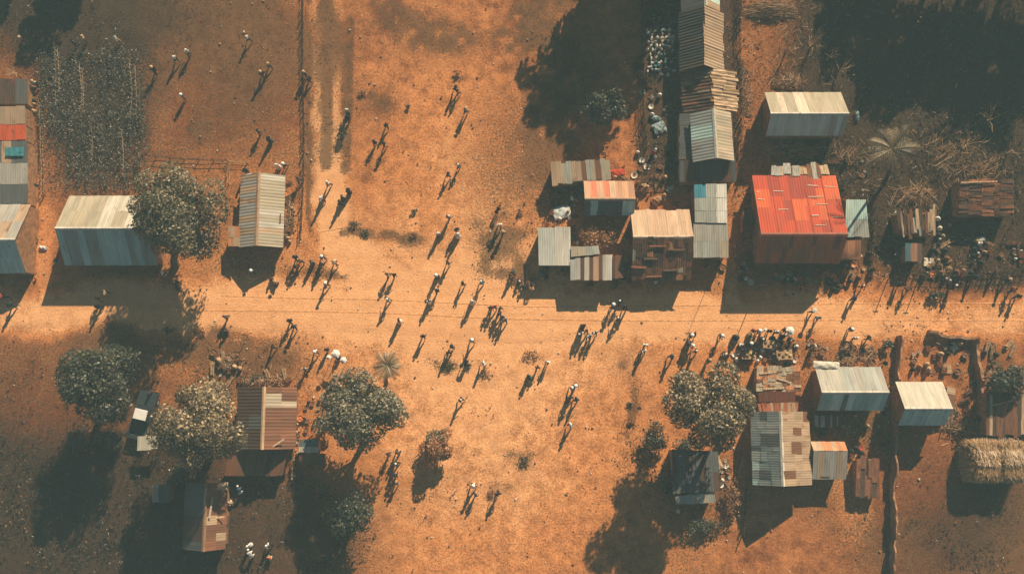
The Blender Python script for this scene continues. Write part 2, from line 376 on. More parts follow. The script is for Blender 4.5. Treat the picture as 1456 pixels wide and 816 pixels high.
# ------------------------------------------------------------------ buildings
CREAM = (.385, .33, .235); GALV = (.33, .34, .30); BLUG_SHADE = (.43, .57, .51); RUST = (.24, .10, .05); TAN = (.43, .30, .19); RED = (.60, .105, .035)  # the blue-grey carries the painted teal of shaded roof slopes
WHITE = (.48, .44, .355); BROWN = (.17, .075, .04); DKBR = (.085, .05, .035); DKGR = (.10, .105, .10); ORNG = (.50, .22, .10); TEAL = (.05, .20, .23); MID = (.34, .32, .28)
def pick(pal):
    """pal: list of (rgb, weight, rust)"""
    t = random.uniform(0, sum(p[1] for p in pal))
    for c, w, r_ in pal:
        t -= w
        if t <= 0: break
    k = random.uniform(.94, 1.06); h = random.uniform(-.02, .02)
    return (min(c[0] * k * (1 + h), 1), c[1] * k, c[2] * k * (1 - h), max(0, r_ + random.uniform(-.15, .15)))
def sheets(mb, A, B, C, D, cols, rows, colf, pitch=.22, amp=.02, lift=.03, jit=.012, ragged=0.0, miss=0.0, thick=0.0, m=0):
    A, B, C, D = map(Vector, (A, B, C, D))
    n = (B - A).cross(D - A).normalized()
    if n.z < 0: n = -n
    LU = ((B - A).length + (C - D).length) / 2; LV = (D - A).length
    loose = jit >= .02      # patched roofs: sheets of uneven width, laps at uneven heights
    ub = [0] + [(i + (random.uniform(-.32, .32) if loose else random.uniform(-.06, .06))) / cols for i in range(1, cols)] + [1]
    vb = [[0] + [(j + (random.uniform(-.38, .38) if loose else 0)) / rows for j in range(1, rows)] + [1] for i in range(cols)]
    for j in range(rows):
        for i in range(cols):
            if random.random() < miss: continue
            u0, u1 = ub[i], ub[i + 1]; v0, v1 = vb[i][j], vb[i][j + 1]
            if j > 0: v0 -= .10 / LV
            v0 += random.uniform(-ragged, ragged) / LV
            if j == rows - 1: v1 += random.uniform(-ragged, ragged) / LV
            if cols > 1: u1 = min(u1 + .06 / LU, 1)
            col = colf(i, j); w = (u1 - u0) * LU
            seg = max(1, int(round(w / pitch * 4))) if amp > 0 else 1
            ou, ov = random.uniform(0, 50), random.uniform(0, 50)
            z0 = lift + random.uniform(0, jit) + (.005 * (i % 2)); zj = [random.uniform(-jit, jit) for _ in range(4)]
            base = len(mb.v); nr = 2
            for r_ in range(nr + 1):
                tv = r_ / nr; v = v0 + (v1 - v0) * tv
                for s in range(seg + 1):
                    tu = s / seg; u = u0 + (u1 - u0) * tu
                    p = A.lerp(B, u).lerp(D.lerp(C, u), v)
                    h = z0 + (zj[0] * (1 - tu) + zj[1] * tu) * (1 - tv) + (zj[2] * (1 - tu) + zj[3] * tu) * tv + .014 * (1 - tv)
                    if amp > 0: h += amp * math.cos(2 * math.pi * u * LU / pitch)
                    mb.vert(p + n * h, col, (u * LU + ou, v * LV + ov, 0))
            for r_ in range(nr):
                for s in range(seg):
                    a = base + r_ * (seg + 1) + s
                    mb.face((a, a + 1, a + seg + 2, a + seg + 1), m)
            if thick:
                k = base; q = [k, k + seg, k + nr * (seg + 1) + seg, k + nr * (seg + 1)]
                lo = [mb.vert(Vector(mb.v[x]) - n * thick, col, mb.suv[x]) for x in q]
                for e in range(4): mb.face((q[e], lo[e], lo[(e + 1) % 4], q[(e + 1) % 4]), m)
def prism(mb, base, tops, col=(.3, .2, .1, 0)):
    """closed solid: base polygon (ccw, z=0..) and its raised copy"""
    n = len(base); lo = [mb.vert(p, col, tuple(p)) for p in base]; hi = [mb.vert(p, col, tuple(p)) for p in tops]
    mb.face(lo[::-1]); mb.face(hi)
    for i in range(n): mb.face((lo[i], lo[(i + 1) % n], hi[(i + 1) % n], hi[i]))
def gable(name, label, ax, a0, a1, b0, br, b2, ez, rz, palA, palB, cols=9, rows=2, rot=0, wall='mud', group=None, pitch=.22, amp=.006, mat='metal', cap=(.5, .47, .4, .1),
          cat='house', jit=.006, ragged=.02, inset=.28, door='S', colsB=None, rowsB=None, wallcol=(.3, .17, .09, 0), seams=0, lights=False):
    rz = rz - ez * .22; ez = ez * .78
    """ax 'x': ridge runs east-west, a=px x, b=px y from the top; ax 'y': ridge runs north-south, a=px y, b=px x"""
    am, bm_ = (a0 + a1) / 2, br
    if ax == 'x':
        U = [P(a, bm_, ez).x for a in (a0, a1)]; Wd = [P(am, b, z).y for b, z in ((b0, ez), (br, rz), (b2, ez))]
        f = lambda u, w, z: Vector((u, w, z))
    else:
        U = [P(bm_, a, ez).y for a in (a0, a1)]; Wd = [P(b, am, z).x for b, z in ((b0, ez), (br, rz), (b2, ez))]
        f = lambda u, w, z: Vector((w, u, z))
    uc = sum(U) / 2; wc = (Wd[0] + Wd[2]) / 2
    root = empty(name, f(uc, wc, 0), R(rot)); tag(root, label, cat, group)
    u0, u1 = min(U) - uc, max(U) - uc; wA, wR, wB = (x - wc for x in Wd)
    # walls with gable ends
    wl_ = MB(); s = 1 if wA > wB else -1
    a_, b_ = wA - s * inset, wB + s * inset; iu0, iu1 = u0 + inset, u1 - inset
    zA = ez + (rz - ez) * (abs(wA - a_) / abs(wA - wR)) - .06; zB = ez + (rz - ez) * (abs(wB - b_) / abs(wB - wR)) - .06; zR = rz - .08
    c = wallcol
    ring = lambda u: [wl_.vert(f(u, w, z), c, (w, z * 1.0, u)) for w, z in ((a_, 0), (a_, zA), (wR, zR), (b_, zB), (b_, 0))]
    r0, r1 = ring(iu0), ring(iu1)
    wl_.face(r0); wl_.face(r1[::-1])
    for i in range(4): wl_.face((r0[i + 1], r0[i], r1[i], r1[i + 1]))
    wl_.build('wall', M[wall], root)
    # roof: two slopes of overlapping sheets
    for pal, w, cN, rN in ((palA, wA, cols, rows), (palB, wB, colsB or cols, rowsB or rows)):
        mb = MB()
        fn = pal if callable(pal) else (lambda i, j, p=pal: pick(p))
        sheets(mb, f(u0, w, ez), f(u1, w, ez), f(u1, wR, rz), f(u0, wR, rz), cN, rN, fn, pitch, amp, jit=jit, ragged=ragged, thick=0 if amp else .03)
        rf = mb.build('roof_slope', M[mat], root)
    if cap:
        mb = MB(); q = .17; dz = (rz - ez) / abs(wA - wR) * q
        n = 8
        for side, ww in ((s, 0), (-s, 0)):
            for k in range(n):
                ua, ub = u0 + (u1 - u0) * k / n - .02, u0 + (u1 - u0) * (k + 1) / n + .02
                cc = pick([(cap[:3], 1, cap[3])])
                mb.quad(f(ua, wR, rz + .075), f(ub, wR, rz + .075), f(ub, wR + side * q, rz + .055 - dz * .8), f(ua, wR + side * q, rz + .055 - dz * .8), cc)
        mb.build('ridge_cap', M[mat if mat == 'metal' else 'wood'], root)
    # door and windows
    d = MB(); wn_ = []
    if ax == 'x':
        y = b_ - .02 if door == 'S' else a_ + .02
        xd = u0 + (u1 - u0) * .38
        d.box((xd, y, .95), (.85, .06, 1.9), (.2, .1, .06, 0)); wn_ = [(u0 + (u1 - u0) * q, y, 1.35) for q in (.16, .72)]; sz = (.7, .06, .6)
    else:
        x = b_ + .02 * (1 if b_ > a_ else -1)
        d.box((x, u0 + (u1 - u0) * .4, .95), (.06, .85, 1.9), (.2, .1, .06, 0)); wn_ = [(x, u0 + (u1 - u0) * q, 1.35) for q in (.15, .75)]; sz = (.06, .7, .6)
    dd = d.build('door', M['wood'], root)
    for p in wn_:
        b = MB(); b.box(p, sz, (.16, .09, .05, 0)); w_ = b.build('window', M['wood'], root)
        b = MB(); q = tuple(s_ * 1.25 if s_ < .1 else s_ * .8 for s_ in sz); b.box(p, q, (.02, .02, .02, 0)); b.build('pane', M['glass'], w_)
    return root, f, (u0, u1, wA, wR, wB, uc, wc)
def mono(name, label, quad, zs, pal, cols=4, rows=1, group=None, mat='metal', pitch=.22, amp=.006, jit=.008, ragged=.05, inset=.18, wall='plankwall', posts=False, along='x', cat='shed',
         miss=0.0, thick=0.03, door=True):
    """one-slope roof on walls (or posts); quad: px NW NE SE SW of the roof edge, zs: its heights"""
    zs = [z * .82 for z in zs]
    pts = [P(x, y, z) for (x, y), z in zip(quad, zs)]
    c = sum(pts, Vector()) / 4; c.z = 0
    root = empty(name, c); tag(root, label, cat, group)
    L_ = [p - c for p in pts]
    cc = sum((Vector((p.x, p.y, 0)) for p in L_), Vector()) / 4
    ins = []
    for p in L_:
        v = Vector((p.x, p.y, 0)) - cc; ins.append(cc + v * (1 - inset / max(v.length, .3)))
    base = [Vector((p.x, p.y, 0)) for p in ins]; tops = [Vector((p.x, p.y, q.z - .07)) for p, q in zip(ins, L_)]
    if posts:
        for p, t in zip(base, tops):
            b = MB(); b.tube([p, t], .05, 6); b.build('post', M['darkwood'], root)
        b = MB()
        for i in range(4): b.tube([tops[i], tops[(i + 1) % 4]], .035, 5)
        b.build('roof_beam', M['darkwood'], root)
    else:
        b = MB(); prism(b, base[::-1], tops[::-1]); b.build('wall', M[wall], root)
        if door:
            d = MB(); m_ = (base[2] + base[3]) / 2; e = base[2] - base[3]; a = math.atan2(e.y, e.x)
            h = min(1.7, tops[2].z * .85)
            d.box((m_.x, m_.y, h / 2), (min(.75, e.length * .5), .08, h), (.15, .08, .05, 0), rz=a); d.build('door', M['wood'], root)
    mb = MB(); NW, NE, SE, SW = L_
    fn = pal if callable(pal) else (lambda i, j: pick(pal))
    if along == 'x': sheets(mb, SW, SE, NE, NW, cols, rows, fn, pitch, amp, jit=jit, ragged=ragged, miss=miss, thick=0 if amp else thick)
    else: sheets(mb, NW, SW, SE, NE, cols, rows, fn, pitch, amp, jit=jit, ragged=ragged, miss=miss, thick=0 if amp else thick)
    mb.build('roof', M[mat], root)
    return root, L_
def rect(x0, y0, x1, y1): return [(x0, y0), (x1, y0), (x1, y1), (x0, y1)]
# --- west side of the village
gable('house', 'long house with a bright cream metal roof half hidden under a large round tree', 'x', 96, 228, 279, 325, 377, 2.5, 4.9, [(CREAM, 5, .12), (WHITE, 1, .05), (TAN, .8, .3)], [(BLUG_SHADE, 3, .05), (GALV, 2, .1), (BLUG_SHADE, 1, .2)],
      cols=7, rows=2, colsB=14, rowsB=1)
gable('house', 'grey metal roofed house with lit plank gable end at the left edge', 'x', -70, 41, 291, 341, 388, 2.3, 4.7, [(MID, 3, .15), (GALV, 1, .2), (TAN, 1, .3)], [(BLUG_SHADE, 3, .05)], cols=7, rows=2, wall='plankwall', inset=.12)
mono('shed', 'dark low shed at the left edge beneath the bare dead tree', rect(-60, 112, 40, 148), [2.2, 2.2, 1.9, 1.9], [(DKBR, 2, .3), (DKGR, 1, .2)], 6)
mono('shed', 'narrow grey metal shed at the left edge above the red roofed one', rect(-60, 151, 36, 177), [2.6, 2.6, 2.2, 2.2], [(TAN, 2, .1), (GALV, 1, .1)], 7)
mono('shed', 'narrow shed with a weathered red metal roof at the left edge', rect(-60, 178, 37, 199), [2.5, 2.5, 2.2, 2.2], [(RED, 3, .2), (BROWN, 1, .4)], 7)
mono('shed', 'long grey brown metal shed at the left edge with teal tarpaulin laid over its roof', rect(-60, 201, 40, 290), [2.7, 2.7, 2.2, 2.2], [(MID, 2, .1), (DKGR, 2, .1), (TAN, .6, .3)], 8, 3)
tp = MB(); a, b_, c_, d_ = (P(8, 210, 2.31), P(34, 209, 2.31), P(34, 222, 2.27), P(8, 222, 2.27))
o_ = (a + b_ + c_ + d_) / 4
sheets(tp, d_ - o_, c_ - o_, b_ - o_, a - o_, 3, 2, lambda i, j: pick([(TEAL, 1, 0)]), .5, .02, lift=.03); tag(tp.build('tarpaulin', M['cloth'], loc=o_), 'faded teal tarpaulin lying on a grey brown shed roof at left edge', 'tarpaulin')
def h4(i, j): return pick([(CREAM, 4, 0), (WHITE, 2, 0), (TAN, .5, .05)])
gable('house', 'house with shade brown western and sunlit cream eastern roof slopes beside the large round tree', 'y', 250, 352, 341, 366, 404, 2.0, 3.1, [(TAN, 2, .15), (MID, 2, .2)], h4, cols=12, rows=1, rot=0, cap=(.40, .25, .15, .2), pitch=.3, amp=.012)  # slope colours have the shaded west and sunlit east painted in
mono('lean_to', 'tiny orange brown lean-to between the round tree and the cream roofed house', rect(325, 322, 341, 351), [1.9, 2.3, 2.3, 1.9], [(ORNG, 2, .1), (TAN, 1, .1)], 2, 2)
# --- lower left
def h5(i, j):
    if j == 1 and i in (4, 5): return (.50, .40, .29, .15)
    if j == 2 and i == 5: return (*CREAM, 0)
    if j == 2 and i == 6: return (.5, .46, .38, 0)
    return pick([(BROWN, 4, .2), (RUST, 2, .1), (TAN, .5, .3)])
gable('house', 'brown rusty house with cream patches on its roof between two large trees', 'y', 638, 551, 337, 374, 421, 2.4, 4.0, [(DKBR, 3, .1), (DKGR, 1, .2)], lambda i, j: (.50, .42, .31, .05) if i == 6 else ((*CREAM, 0) if (i, j) == (7, 1) else pick([(BROWN, 4, .15), (RUST, 2, .1)])),
      cols=9, rows=2, cap=(.5, .33, .2, .1), pitch=.3, amp=.012)
mono('lean_to', 'low dark brown lean-to with pale poles on the south side of the rusty house', [(326, 639), (410, 639), (402, 676), (320, 676)], [2.1, 2.1, 1.6, 1.6], [(BROWN, 3, .3), (DKBR, 2, .2)], 9, amp=.01)
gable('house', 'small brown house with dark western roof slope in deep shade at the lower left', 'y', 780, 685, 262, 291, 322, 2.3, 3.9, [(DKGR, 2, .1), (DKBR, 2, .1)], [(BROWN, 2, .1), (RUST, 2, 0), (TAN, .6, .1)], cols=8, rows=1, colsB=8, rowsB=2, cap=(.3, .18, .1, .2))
mono('shed', 'little shed with a dark teal and white roof beside the tree with the palm', rect(425, 624, 453, 643), [2.3, 2.3, 2.1, 2.1], lambda i, j: (.10, .16, .17, .1) if j == 1 else (*WHITE, 0), 3, 2)
mono('lean_to', 'rusty brown lean-to below the little teal and white shed', [(426, 644), (462, 644), (463, 659), (426, 660)], [1.9, 1.9, 1.6, 1.6], [(BROWN, 3, .2), (RUST, 1, .2)], 5)
mono('canopy', 'small white canopy on posts next to the parked pickup', [(196, 620), (226, 619), (224, 638), (195, 640)], [2.3, 2.3, 2.1, 2.1], [(WHITE, 3, 0), (BLUG_SHADE, 1, 0)], 3, 1, posts=True)
mono('shed', 'tiny dark grey shed in deep shade below the white canopy', rect(217, 688, 242, 714), [1.9, 1.9, 1.6, 1.6], [(DKGR, 2, .1), (MID, 1, .1)], 3, 1)
# --- block north of the road
mono('shed', 'long shed of upright grey and cream sheets along the northern edge of the yard', [(783, 232), (866, 226), (869, 255), (785, 263)], [2.5, 2.5, 2.1, 2.1], [(CREAM, 2, .05), (GALV, 2, .1), (TAN, 2, .2), (BROWN, .5, .2)], 12, 1, ragged=.15)
def stripe(i, j): return [(.50, .30, .19, .05), (.55, .17, .085, .1), (.50, .30, .19, .05), (.55, .17, .085, .1), (.52, .36, .24, 0), (.40, .22, .13, .1), (.50, .27, .15, .05), (.38, .2, .12, .1)][i % 8]
gable('house', 'house with a red and tan striped roof slope in the yard', 'x', 830, 901, 258, 283, 306, 2.4, 3.7, stripe, [(DKGR, 3, .1), (BLUG_SHADE, 1, .1)], cols=8, rows=1, cap=(.4, .25, .16, .1))
mono('shed', 'small shed with two plain white roof sheets at the western end of the yard', [(765, 323), (811, 323), (812, 377), (766, 377)], [2.5, 2.5, 2.3, 2.3], lambda i, j: (.44, .45, .40, .05) if i == 0 else (.53, .50, .43, .05), 2, 1, amp=.008)
def st2(i, j): return [(.42, .41, .38, .0), (.45, .43, .39, 0), (.10, .055, .04, .1), (.50, .45, .36, 0), (.12, .06, .04, .1), (.48, .30, .19, 0), (.12, .06, .04, 0), (.5, .46, .38, 0), (.56, .54, .48, 0)][i % 9]
mono('shed', 'shed roofed with brown and white upright stripes beside the white roofed shed', [(811, 368), (870, 362), (870, 398), (811, 399)], [2.5, 2.5, 2.2, 2.2], st2, 9, 1, ragged=.08)
mono('shed', 'pale flat shed behind the brown and white striped one', [(812, 350), (851, 350), (853, 361), (812, 365)], [2.6, 2.6, 2.55, 2.55], [(GALV, 2, 0), (CREAM, 1, 0)], 4, 1)
mono('lean_to', 'dark rusty lean-to at the eastern end of the striped shed', [(871, 364), (887, 362), (886, 395), (871, 396)], [2.2, 2.2, 1.9, 1.9], [(BROWN, 3, .3), (DKBR, 2, .2)], 4, 1)
def rustp(i, j):
    return pick([(BROWN, 5, .3), (DKBR, 4, .2), (RUST, 3, .2), (ORNG, .35, .1), (CREAM, .25, .1)])
gable('house', 'house with a bright pinkish cream roof slope and a dark patchwork of rusty sheets', 'x', 897, 981, 299, 337, 397, 2.3, 4.0, [((.50, .345, .225), 4, .05), ((.46, .30, .19), 2, .1)], rustp, cols=12, rows=1, colsB=12, rowsB=6, jit=.03, ragged=.1, cap=(.55, .4, .28, .1))
mono('shed', 'tall flat grey shed with a blue sheet in its roof corner in the alley', [(987, 262), (1033, 261), (1034, 317), (988, 317)], [2.9, 2.9, 2.7, 2.7],
     lambda i, j: (.05, .22, .30, 0) if (i, j) == (0, 2) else ((.66, .63, .56, 0) if i == 2 else pick([(GALV, 3, .05), (MID, 1, .1)])), 3, 3, amp=.01)
mono('shed', 'flat grey shed with large plain sheets facing the road at the alley end', [(986, 317), (1035, 317), (1036, 366), (986, 367)], [2.6, 2.6, 2.3, 2.3], [(GALV, 4, .05), (MID, 2, .1), (CREAM, .5, 0)], 4, 2, amp=.01)
# --- the column of old houses
gable('house', 'house with a dark teal roof cut by the top edge of the picture', 'y', 17, -60, 968, 1003, 1022, 2.5, 3.9, [(DKGR, 3, .1)], [(BLUG_SHADE, 2, .2), (TAN, 1, .1)], cols=8, rows=1)
gable('house', 'house with a dark western slope and tan ribbed eastern slope topmost in the column', 'y', 102, 19, 966, 1001, 1028, 2.5, 4.2, [((.055, .055, .05), 3, .0), ((.09, .07, .05), 1, .1)], [((.36, .25, .16), 3, .15), ((.42, .30, .20), 2, .1)], cols=9, rows=1, rot=-1.5, pitch=.3, amp=.02, jit=.03, ragged=.1, cap=None)  # west slope's colour darkened to paint in its shade
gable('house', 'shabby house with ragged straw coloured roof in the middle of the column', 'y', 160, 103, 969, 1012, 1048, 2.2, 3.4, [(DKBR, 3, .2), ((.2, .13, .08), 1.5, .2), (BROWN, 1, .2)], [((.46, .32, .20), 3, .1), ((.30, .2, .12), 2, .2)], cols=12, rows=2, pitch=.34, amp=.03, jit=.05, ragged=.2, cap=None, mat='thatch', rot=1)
gable('house', 'house with bright grey and cream roof raised above a wide dark roof', 'y', 230, 161, 983, 1017, 1041, 3.3, 4.6, [(BLUG_SHADE, 3, .02), (GALV, 3, .05)], [((.48, .39, .28), 3, .05), (CREAM, 2, 0)], cols=7, rows=1, rot=2, pitch=.3, amp=.012)
mono('lean_to', 'wide dark grey roof below the bright grey and cream house in the column', [(966, 228), (1046, 226), (1047, 258), (966, 259)], [2.7, 2.7, 2.0, 2.0], [(DKGR, 3, .1), (DKBR, 1, .3)], 12, 1)
mono('lean_to', 'dark strip roof along the western side of the column of houses', [(966, 162), (983, 161), (984, 227), (966, 227)], [2.1, 2.6, 2.6, 2.1], [(DKGR, 3, .1)], 8, 1, along='y')
# --- east of the alley
gable('house', 'cream and teal metal roofed house with open ground to its right near the dark field', 'x', 1088, 1197, 132, 162, 193, 2.5, 4.4, [(CREAM, 4, .08), ((.60, .48, .36), 1.5, .2)], [(BLUG_SHADE, 3, .05), (GALV, 1, .1)], cols=14, rows=1)  # south slope's teal is its shade, put into the colour
def redp(i, j): return pick([((.43, .042, .004), 3, .08), ((.30, .026, .005), 1.5, .15), ((.54, .085, .012), 1.3, .08)])
rh, rf_, rd = gable('house', 'large house with a bright orange red metal roof and dark brown porch roof', 'x', 1072, 1192, 250, 333, 374, 2.5, 5.0, redp, [((.36, .10, .04), 3, .1), ((.16, .06, .03), 1, .1), (RUST, 1, .1)], cols=7, rows=3, colsB=12, rowsB=2, pitch=.25, amp=.012, cap=(.3, .08, .04, .2), jit=.02)
u0, u1, wA, wR, wB, uc, wc = rd
def redpt(u, v):   # point on the red slope
    return Vector((u0 + (u1 - u0) * u, wA + (wR - wA) * v, 1.95 + 2.5 * v))
nrm = Vector((0, 2.5, abs(wA - wR))).normalized() if wA > wR else Vector((0, 0, 1))
for u in (.21, .42, .61, .82):
    mb = MB(); mb.tube([redpt(u, .02) + nrm * .05, redpt(u, .98) + nrm * .05], .05, 5, (.40, .05, .012, 0)); mb.build('roof_batten', M['metal'], rh)
for (ua, ub, v) in ((.02, .10, .42), (.24, .36, .60), (.22, .34, .28), (.64, .76, .86), (.62, .70, .70), (.62, .80, .38), (.64, .76, .18), (.84, .96, .20), (.85, .95, .72), (.70, .84, .50), (.02, .06, .3)):
    mb = MB(); mb.tube([redpt(ua, v) + nrm * .07, redpt(ub, v + random.uniform(-.02, .02)) + nrm * .07], random.uniform(.04, .07), 5, (.66, .54, .40, 0)); mb.build('lath', M['wood'], rh)
mono('lean_to', 'ragged grey plank lean-to along the back of the red roofed house', [(1097, 237), (1176, 234), (1180, 251), (1096, 252)], [2.2, 2.2, 2.5, 2.5], [(TAN, 2, 0), (MID, 2, 0), (BROWN, 1, 0)], 13, 1, mat='wood', amp=0, ragged=.3, jit=.04)
mono('shed', 'small pale grey shed right beside the red roofed house', [(1203, 284), (1231, 284), (1236, 337), (1201, 337)], [2.5, 2.5, 2.2, 2.2], [(GALV, 3, .0), (BLUG_SHADE, 2, 0)], 3, 2, amp=.01)
mono('shed', 'small rusty orange shed below the pale grey one', rect(1195, 341, 1224, 369), [2.3, 2.3, 2.0, 2.0], [(RUST, 3, .1), ((.36, .17, .09), 2, .1)], 3, 1)
mono('shed', 'shed with a broken roof of loose grey planks in the cluttered yard', [(1274, 303), (1330, 299), (1330, 336), (1278, 330)], [2.4, 2.4, 2.0, 2.0], [(TAN, 2, 0), (MID, 3, 0), (BROWN, 1.5, 0), (DKBR, 1.5, 0)], 15, 1, mat='wood', amp=0, ragged=.5, jit=.07, miss=.08)
mono('shed', 'tiny shed with a blue and rust roof among the clutter below the plank roof', rect(1287, 346, 1311, 372), [1.9, 1.9, 1.7, 1.7], lambda i, j: [(.06, .14, .17, .1), (.30, .15, .08, .1), (.12, .07, .05, .1)][i % 3], 3, 1)
mono('shelter', 'big low shelter of dark brown poles and thatch at the right', [(1364, 256), (1441, 255), (1441, 306), (1362, 306)], [2.6, 2.6, 2.0, 2.0], [(DKBR, 3, 0), (BROWN, 2, 0), (RUST, 1, 0)], 5, 14, mat='thatch', amp=0, ragged=.1, jit=.08)
# --- south of the road
gable('house', 'small house with pale grey and teal roof next to the path and the yard wall', 'x', 1160, 1254, 522, 558, 583, 2.4, 4.1, lambda i, j: (.38, .36, .30, 0) if i < 4 else pick([(GALV, 3, .03), (MID, 1, .1)]), lambda i, j: (.10, .13, .14, 0) if i == 4 else pick([(BLUG_SHADE, 3, .03), ((.28, .43, .40), 2, .02)]), cols=12, rows=1)
gable('house', 'small house with a clean cream and teal roof inside the walled yard', 'x', 1275, 1342, 543, 581, 604, 2.4, 4.2, [(WHITE, 3, 0), ((.49, .45, .36), 3, 0)], [((.32, .48, .44), 3, 0), (BLUG_SHADE, 2, .02)], cols=9, rows=1)  # teal of the shaded south slope is painted into its sheets
gable('house', 'long house with grey western and brown eastern roof slopes among the south yards', 'y', 689, 585, 1069, 1112, 1152, 2.4, 4.3, [((.24, .28, .26), 2, .02), (GALV, 1, .05), (DKGR, 2, .05), (BLUG_SHADE, 1, .1)], [(TAN, 3, .15), ((.38, .27, .18), 2, .1), (BROWN, .5, .2)], cols=9, rows=3, cap=(.62, .58, .48, 0), jit=.02)
mono('shed', 'shed under a patchwork of broken boards near the crowded stall', [(1076, 521), (1137, 521), (1139, 556), (1075, 557)], [2.3, 2.3, 2.1, 2.1], [(TAN, 3, 0), (ORNG, 1.5, 0), (CREAM, 1.2, 0), (BROWN, 2, 0), (RUST, 2, 0)], 7, 7, mat='wood', amp=0, ragged=.12, jit=.05)
mono('shed', 'narrow dark red rusty shed roof below the board patchwork', [(1079, 557), (1131, 556), (1131, 571), (1080, 572)], [2.3, 2.3, 1.9, 1.9], [((.22, .07, .04), 3, .1), (BROWN, 1, .2)], 8, 1)
mono('shed', 'narrow shed of rust and cream slats just behind the long grey brown roof', [(1077, 573), (1135, 572), (1134, 585), (1080, 587)], [2.1, 2.1, 1.9, 1.9], [((.36, .13, .07), 3, .1), (TAN, 2, .1), (CREAM, 1, 0)], 14, 1, mat='wood', amp=0, jit=.03)
gable('house', 'small annex with grey brown roof and orange ridge attached to the long house', 'x', 1153, 1201, 628, 641, 681, 2.2, 3.0, [(ORNG, 3, .1), (TAN, 1, .1)], [(MID, 3, .15), (TAN, 2, .2)], cols=7, rows=1, cap=None)
mono('shelter', 'rusty brown board shelter leaning beside the lower right path', [(1218, 652), (1250, 650), (1250, 706), (1216, 707)], [1.5, 1.5, 1.1, 1.1], [(BROWN, 3, .3), (RUST, 2, .2), (DKBR, 2, 0)], 6, 2, mat='wood', amp=0, jit=.05, ragged=.3)
mono('house', 'dark flat roofed house in the shade of the tree below the road', [(955, 638), (1021, 642), (1024, 698), (957, 702)], [2.6, 2.6, 2.3, 2.3], [(DKGR, 3, .1), (DKBR, 2, .1)], 7, 2, cat='house')
mono('lean_to', 'pale strip roof along the front of the dark shaded house', [(960, 704), (1016, 700), (1017, 714), (961, 717)], [2.15, 2.15, 1.85, 1.85], [(GALV, 3, 0), (CREAM, 2, 0)], 7, 1)
mono('shed', 'dark brown wooden shed at the right edge above the haystack', [(1402, 558), (1500, 555), (1500, 620), (1402, 620)], [2.5, 2.5, 2.1, 2.1], [(BROWN, 3, 0), (DKBR, 2, 0), (TAN, .7, 0)], 22, 1, mat='wood', amp=0, ragged=.2, jit=.04)
# ------------------------------------------------------------------ vegetation
def leaf_mesh(name, pts, nrm, size, cols, mat=None, aspect=.55, asv=.3):
    """many small kite-shaped leaves; pts, nrm (n,3), size (n,), cols (n,3)"""
    n = len(pts); nrm = nrm / (np.linalg.norm(nrm, axis=1, keepdims=True) + 1e-9)
    ref = rng.normal(size=(n, 3)); t = np.cross(nrm, ref); t /= (np.linalg.norm(t, axis=1, keepdims=True) + 1e-9); b = np.cross(nrm, t)
    L = size[:, None]; Wd = L * aspect * (1 + rng.uniform(-asv, asv, (n, 1)))
    co = np.empty((n, 4, 3)); co[:, 0] = pts - t * L * .5; co[:, 1] = pts + b * Wd * .5 - t * L * .05 + nrm * L * .08
    co[:, 2] = pts + t * L * .5; co[:, 3] = pts - b * Wd * .5 - t * L * .05 + nrm * L * .08
    me = bpy.data.meshes.new(name); co = co.reshape(-1, 3)
    me.vertices.add(len(co)); me.vertices.foreach_set('co', co.astype(np.float32).ravel())
    me.loops.add(4 * n); me.loops.foreach_set('vertex_index', np.arange(4 * n, dtype=np.int32))
    me.polygons.add(n); me.polygons.foreach_set('loop_start', np.arange(0, 4 * n, 4, dtype=np.int32))
    me.update(calc_edges=True)
    a = me.color_attributes.new('Col', 'FLOAT_COLOR', 'POINT'); c4 = np.ones((n, 4, 4), dtype=np.float32); c4[:, :, :3] = cols[:, None, :]
    a.data.foreach_set('color', c4.ravel()); me.materials.append(mat or M['leaf']); return me
def sph(n):
    v = rng.normal(size=(n, 3)); return v / np.linalg.norm(v, axis=1, keepdims=True)
GREENS = dict(dark=((.035, .042, .028), (.10, .095, .055)), olive=((.045, .05, .03), (.24, .195, .11)), dusty=((.08, .066, .038), (.38, .285, .16)),
              dry=((.18, .085, .036), (.46, .22, .095)), grey=((.055, .06, .042), (.29, .25, .16)))
def crown_mesh(rx, ry, rz, n, key, clumps=34, size=.27, lo=-.35, shell=.55, seed=0):
    a, b = np.array(GREENS[key][0]), np.array(GREENS[key][1])
    g = np.random.default_rng(seed + 11)
    c = sph(clumps * 3); c = c[c[:, 2] > lo][:clumps]; k = len(c)
    r_ = np.where(np.arange(k)[:, None] % 4 == 0, g.uniform(.1, .5, (k, 1)), g.uniform(shell, 1.0, (k, 1))); c = c * r_ * np.array([rx, ry, rz]) * .80
    c[:, :2] += g.normal(0, .04, (k, 2)) * rx
    cr = g.uniform(.22, .36, k) * (rx + ry) / 2
    tone = g.uniform(0, 1, k)
    w = cr ** 2; idx = g.choice(k, n, p=w / w.sum())
    d = sph(n); d[:, 2] = np.where(d[:, 2] < -.25, -d[:, 2], d[:, 2])
    rad = g.uniform(.6, 1.08, (n, 1)) ** .7
    p = c[idx] + d * rad * cr[idx][:, None] * np.array([1, 1, .8])
    nr = d * .6 + np.array([0, 0, .45]) + g.normal(0, .55, (n, 3))
    s = size * g.uniform(.6, 1.35, n)
    t = (np.clip(tone[idx] * .6 + g.uniform(-.2, .5, n), 0, 1) ** 1.3)[:, None]; t = np.where(g.uniform(0, 1, (n, 1)) < .14, 1.75, t)  # random bright leaves paint sun glints into the crown
    col = a * (1 - t) + b * t; col *= g.uniform(.8, 1.2, (n, 1))
    return leaf_mesh('crown', p, nr, s, col)
